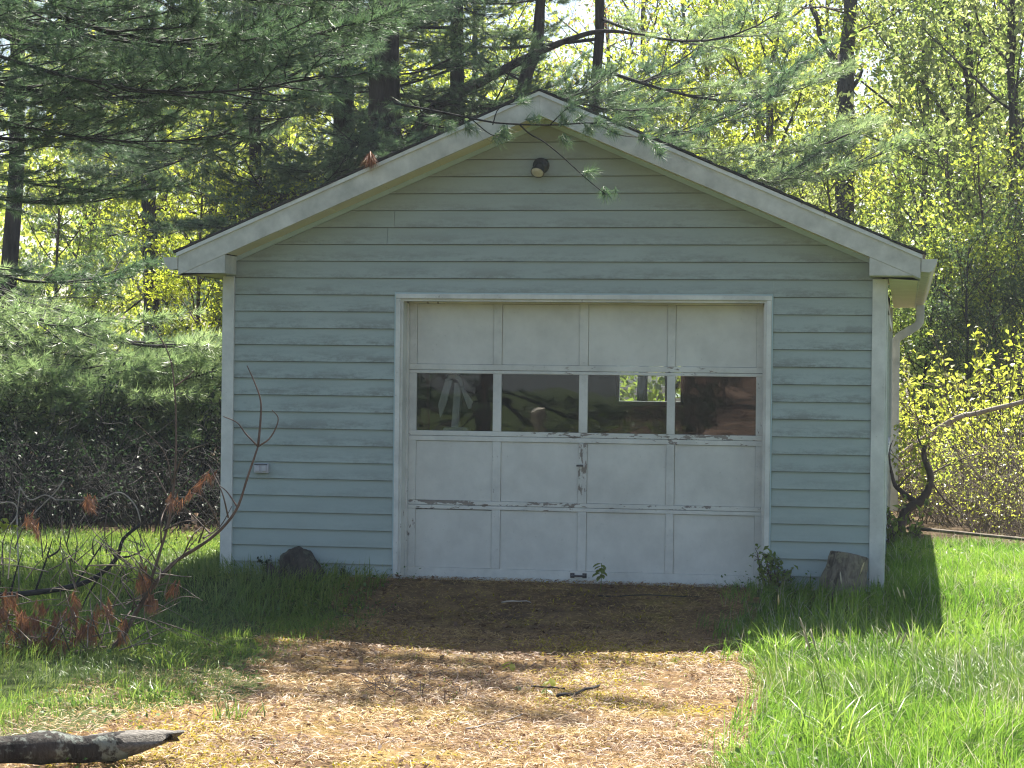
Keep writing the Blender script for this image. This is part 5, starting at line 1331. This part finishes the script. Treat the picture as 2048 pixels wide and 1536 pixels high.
for lb, pts, rad, mk in (
    ('pale straight stick in the shade before the door', ((1003, 1211), (1062, 1211)), 0.006, 'twig_pale'),
    ('dark stick lying across the sunlit drive', ((1115, 1402), (1150, 1392), (1198, 1381)), 0.011, 'twig_dark'),
    ('thin stick left of the dark stick on the drive', ((1062, 1380), (1110, 1384), (1130, 1385)), 0.006, 'twig_dark'),
    ('long pale stick near the bottom of the drive', ((932, 1466), (1015, 1458), (1045, 1436)), 0.006, 'twig_pale'),
    ('long dark twig along the foot of the door', ((1195, 1197), (1290, 1196), (1400, 1199)), 0.005, 'twig_dark'),
    ('thin brown stick at the left edge of the drive shade', ((640, 1245), (690, 1240), (705, 1236)), 0.005, 'twig'),
    ('short forked stick right of the drive middle', ((1265, 1450), (1282, 1436), (1296, 1430)), 0.004, 'twig_red')):
    q = [on_land(*p_) for p_ in pts]; q = [np.array([p_[0], p_[1], float(gz(p_[0], p_[1])) + rad * 1.5 + 0.012]) for p_ in q]
    mb = MB(); mb.tube(wander(np.random.default_rng(int(pts[0][0])), q[0], q[-1], 7, 0.006), list(np.linspace(rad, rad * 0.6, 7)), 7)
    tag(mb.build('stick', M[mk], None, True), lb, 'stick', 'sticks on the drive')
mb = MB(); r = np.random.default_rng(66)
for i in range(26):
    a = (835 + r.normal() * 55, 1385 + r.normal() * 14); an = r.uniform(-2.9, -0.2); l = r.uniform(25, 75)
    p0 = on_land(a[0], a[1]); p0[2] = float(gz(p0[0], p0[1])) + 0.004
    l *= 0.0034; p2 = p0 + np.array([math.cos(an) * l * 1.3, r.normal() * l * 0.8, -math.sin(an) * l * 0.35]); p1 = (p0 + p2) / 2 + np.array([r.normal() * 0.03, 0, 0.03])
    mb.tube(curve_pts([p0, p1, p2], 3), list(np.linspace(0.003, 0.001, 7)), 4, cap=False)
tag(mb.build('twig_tangle', M['twig_red'], None, True), 'tangle of thin dry twigs lying in the dappled drive', 'twigs')
# rusty needle clump and hanging dead sprig caught on the roof
p = at(745, 318, -OH - 0.02); hang = thing('needle_clump', 'rusty clump of dead pine needles caught on the left roof edge', 'needle clump', (float(p[0]), float(p[1]), roof_z(p[0]) + 0.01))
TPp = np.array([np.array(hang.location) + np.array([r.normal() * 0.015, r.normal() * 0.02, 0.03 + r.normal() * 0.015]) for i in range(7)])
V_, F_ = needle_tris(r, TPp, np.tile(np.array([[0.05, -0.5, -1.0]]), (7, 1)), 50, 0.12, 0.004, 3, 40, 0.04)
put('needles', np_mesh('needles', V_ - np.array(hang.location), F_), M['needle_brown'], hang)

# the twig with two needle brushes that hangs before the floodlight belongs to the near pine's gable bough; it is built on that tree
npine = [o for o in COL.objects if o.get('label', '').startswith('near pine')][0]
GYp = -0.95
mb = MB(); B_ = lambda px, py, dy=0.0: at(px, py, GYp + dy)
mb.tube(curve_pts([B_(780, 205), B_(880, 224), B_(960, 240), B_(1010, 247), B_(1100, 250), B_(1190, 246), B_(1260, 255), B_(1330, 300)], 5), list(np.linspace(0.009, 0.003, 36)), 7)
mb.tube(curve_pts([B_(1040, 250), B_(1060, 268), B_(1090, 285), B_(1130, 318), B_(1170, 355), B_(1213, 390)], 4), list(np.linspace(0.006, 0.003, 21)), 5)
for pts in (((945, 240), (980, 268), (1010, 276)), ((1180, 248), (1230, 238), (1290, 232)), ((985, 250), (1000, 215), (1050, 205)), ((1100, 250), (1125, 225), (1140, 212)), ((1200, 250), (1240, 270), (1290, 275)), ((900, 256), (860, 250), (820, 240))):
    mb.tube(curve_pts([B_(*p_) for p_ in pts], 4), list(np.linspace(0.005, 0.0025, 9)), 5)
gb = mb.build('branch', M['twig_dark'], npine, True)
TPp, TDd = [], []
for px, py, dx, dz, k_ in ((820, 235, -1, -.3, 3), (870, 240, -.5, -.5, 4), (905, 250, .3, -.8, 4), (940, 258, .5, -.6, 4), (1000, 275, .8, -.6, 3), (1010, 262, .4, -.8, 3), (1050, 204, 1, .1, 3), (1065, 240, .6, .2, 3), (1140, 214, .6, .4, 3), (1128, 240, .3, .8, 4), (1160, 235, .6, .5, 3), (1180, 262, .3, -.8, 3), (1200, 245, .8, .1, 4), (1240, 238, 1, 0, 4), (1225, 262, .7, -.4, 3), (1290, 234, 1, .1, 3), (1290, 278, .8, -.5, 4), (1320, 300, .6, -.9, 5), (1178, 348, 1, .0, 3), (1216, 388, .2, -1, 3), (1130, 282, .5, -.7, 2), (790, 215, -.6, -.3, 3)):
    for i in range(k_ + 4):
        TPp.append(B_(px + r.normal() * 5, py + r.normal() * 4, r.normal() * 0.05)); TDd.append((dx + r.normal() * 0.3, r.normal() * 0.4, dz + r.normal() * 0.3))
V_, F_ = needle_tris(r, np.array(TPp), np.array(TDd), 30, 0.10, 0.0030, 8, 70, 0.05)
put('needles', np_mesh('needles', V_ - np.array(npine.location), F_), M['needle'], gb)

# ------------------------------------------------------------------ haze volume: softens the far woods, also added to lift the darks like glare
hz = bpy.data.materials.new('haze'); hz.use_nodes = True
hn = hz.node_tree
hn.nodes.remove(hn.nodes['Principled BSDF'])
pv = hn.nodes.new('ShaderNodeVolumePrincipled')
pv.inputs['Color'].default_value = (0.86, 0.93, 1.0, 1)
pv.inputs['Density'].default_value = 0.0007
pv.inputs['Anisotropy'].default_value = 0.0
hn.links.new(pv.outputs[0], [n for n in hn.nodes if n.type == 'OUTPUT_MATERIAL'][0].inputs['Volume'])
mb = MB(); mb.box((-170, -170, -3), (170, 210, 24))
tag(mb.build('haze', hz), kind='stuff')

# ------------------------------------------------------------------ what the door panes mirror: stump and shrubs behind the camera, and added trees
def mirror_pt(px, py, y):
    p = at(px, py, 2 * YD - y); return float(p[0]), y, float(p[2])
x, y, z = mirror_pt(1076, 816, -24.0)
zg = float(gz(x, y))
cyl_log('stump with a pale sawn top, mirrored in the second door pane', (x, y, zg - 0.05), (x, y + 0.16, max(z - 0.05, zg + 0.2)), 0.13, 0.115, (M['stump_bark'], M['cut_white']), 5, 'stump')
for px, yy, sc, k_ in ((1035, -20, 0.55, 0), (1130, -20, 0.6, 1), (1205, -21, 0.62, 2), (1300, -22, 0.75, 1), (1345, -25, 0.9, 2), (1385, -27, 0.9, 0), (1365, -31, 1.1, 1), (1430, -34, 0.9, 2)):
    x, y, z = mirror_pt(px, 860, float(yy))
    plant('bush', SH[k_], ('stem', 'foliage'), (M['twig'], M['leaf_green'] if px < 1340 else M['leaf_shade_dark']), 'green bush mirrored in the panes of the door', 'bush', on_ground(x, y), rt.uniform(0, 6), sc, 'bushes facing the garage')
for i in range(9):  # unseen pines added to block low sky light and darken the panes
    x = -16 + i * 4.2 + rt.uniform(-1, 1); y = -36 - rt.uniform(0, 10)
    if x > -2.6: y -= 30
    else: y += 8
    pine('unseen dark pine added facing the garage to cut low sky light and darken its panes', x, y, 14, 0.2, ring(rt, 18, 0.8, 9, sc=(1.2, 1.9)), M['needle'], 40 + i, group='added pines facing the garage')
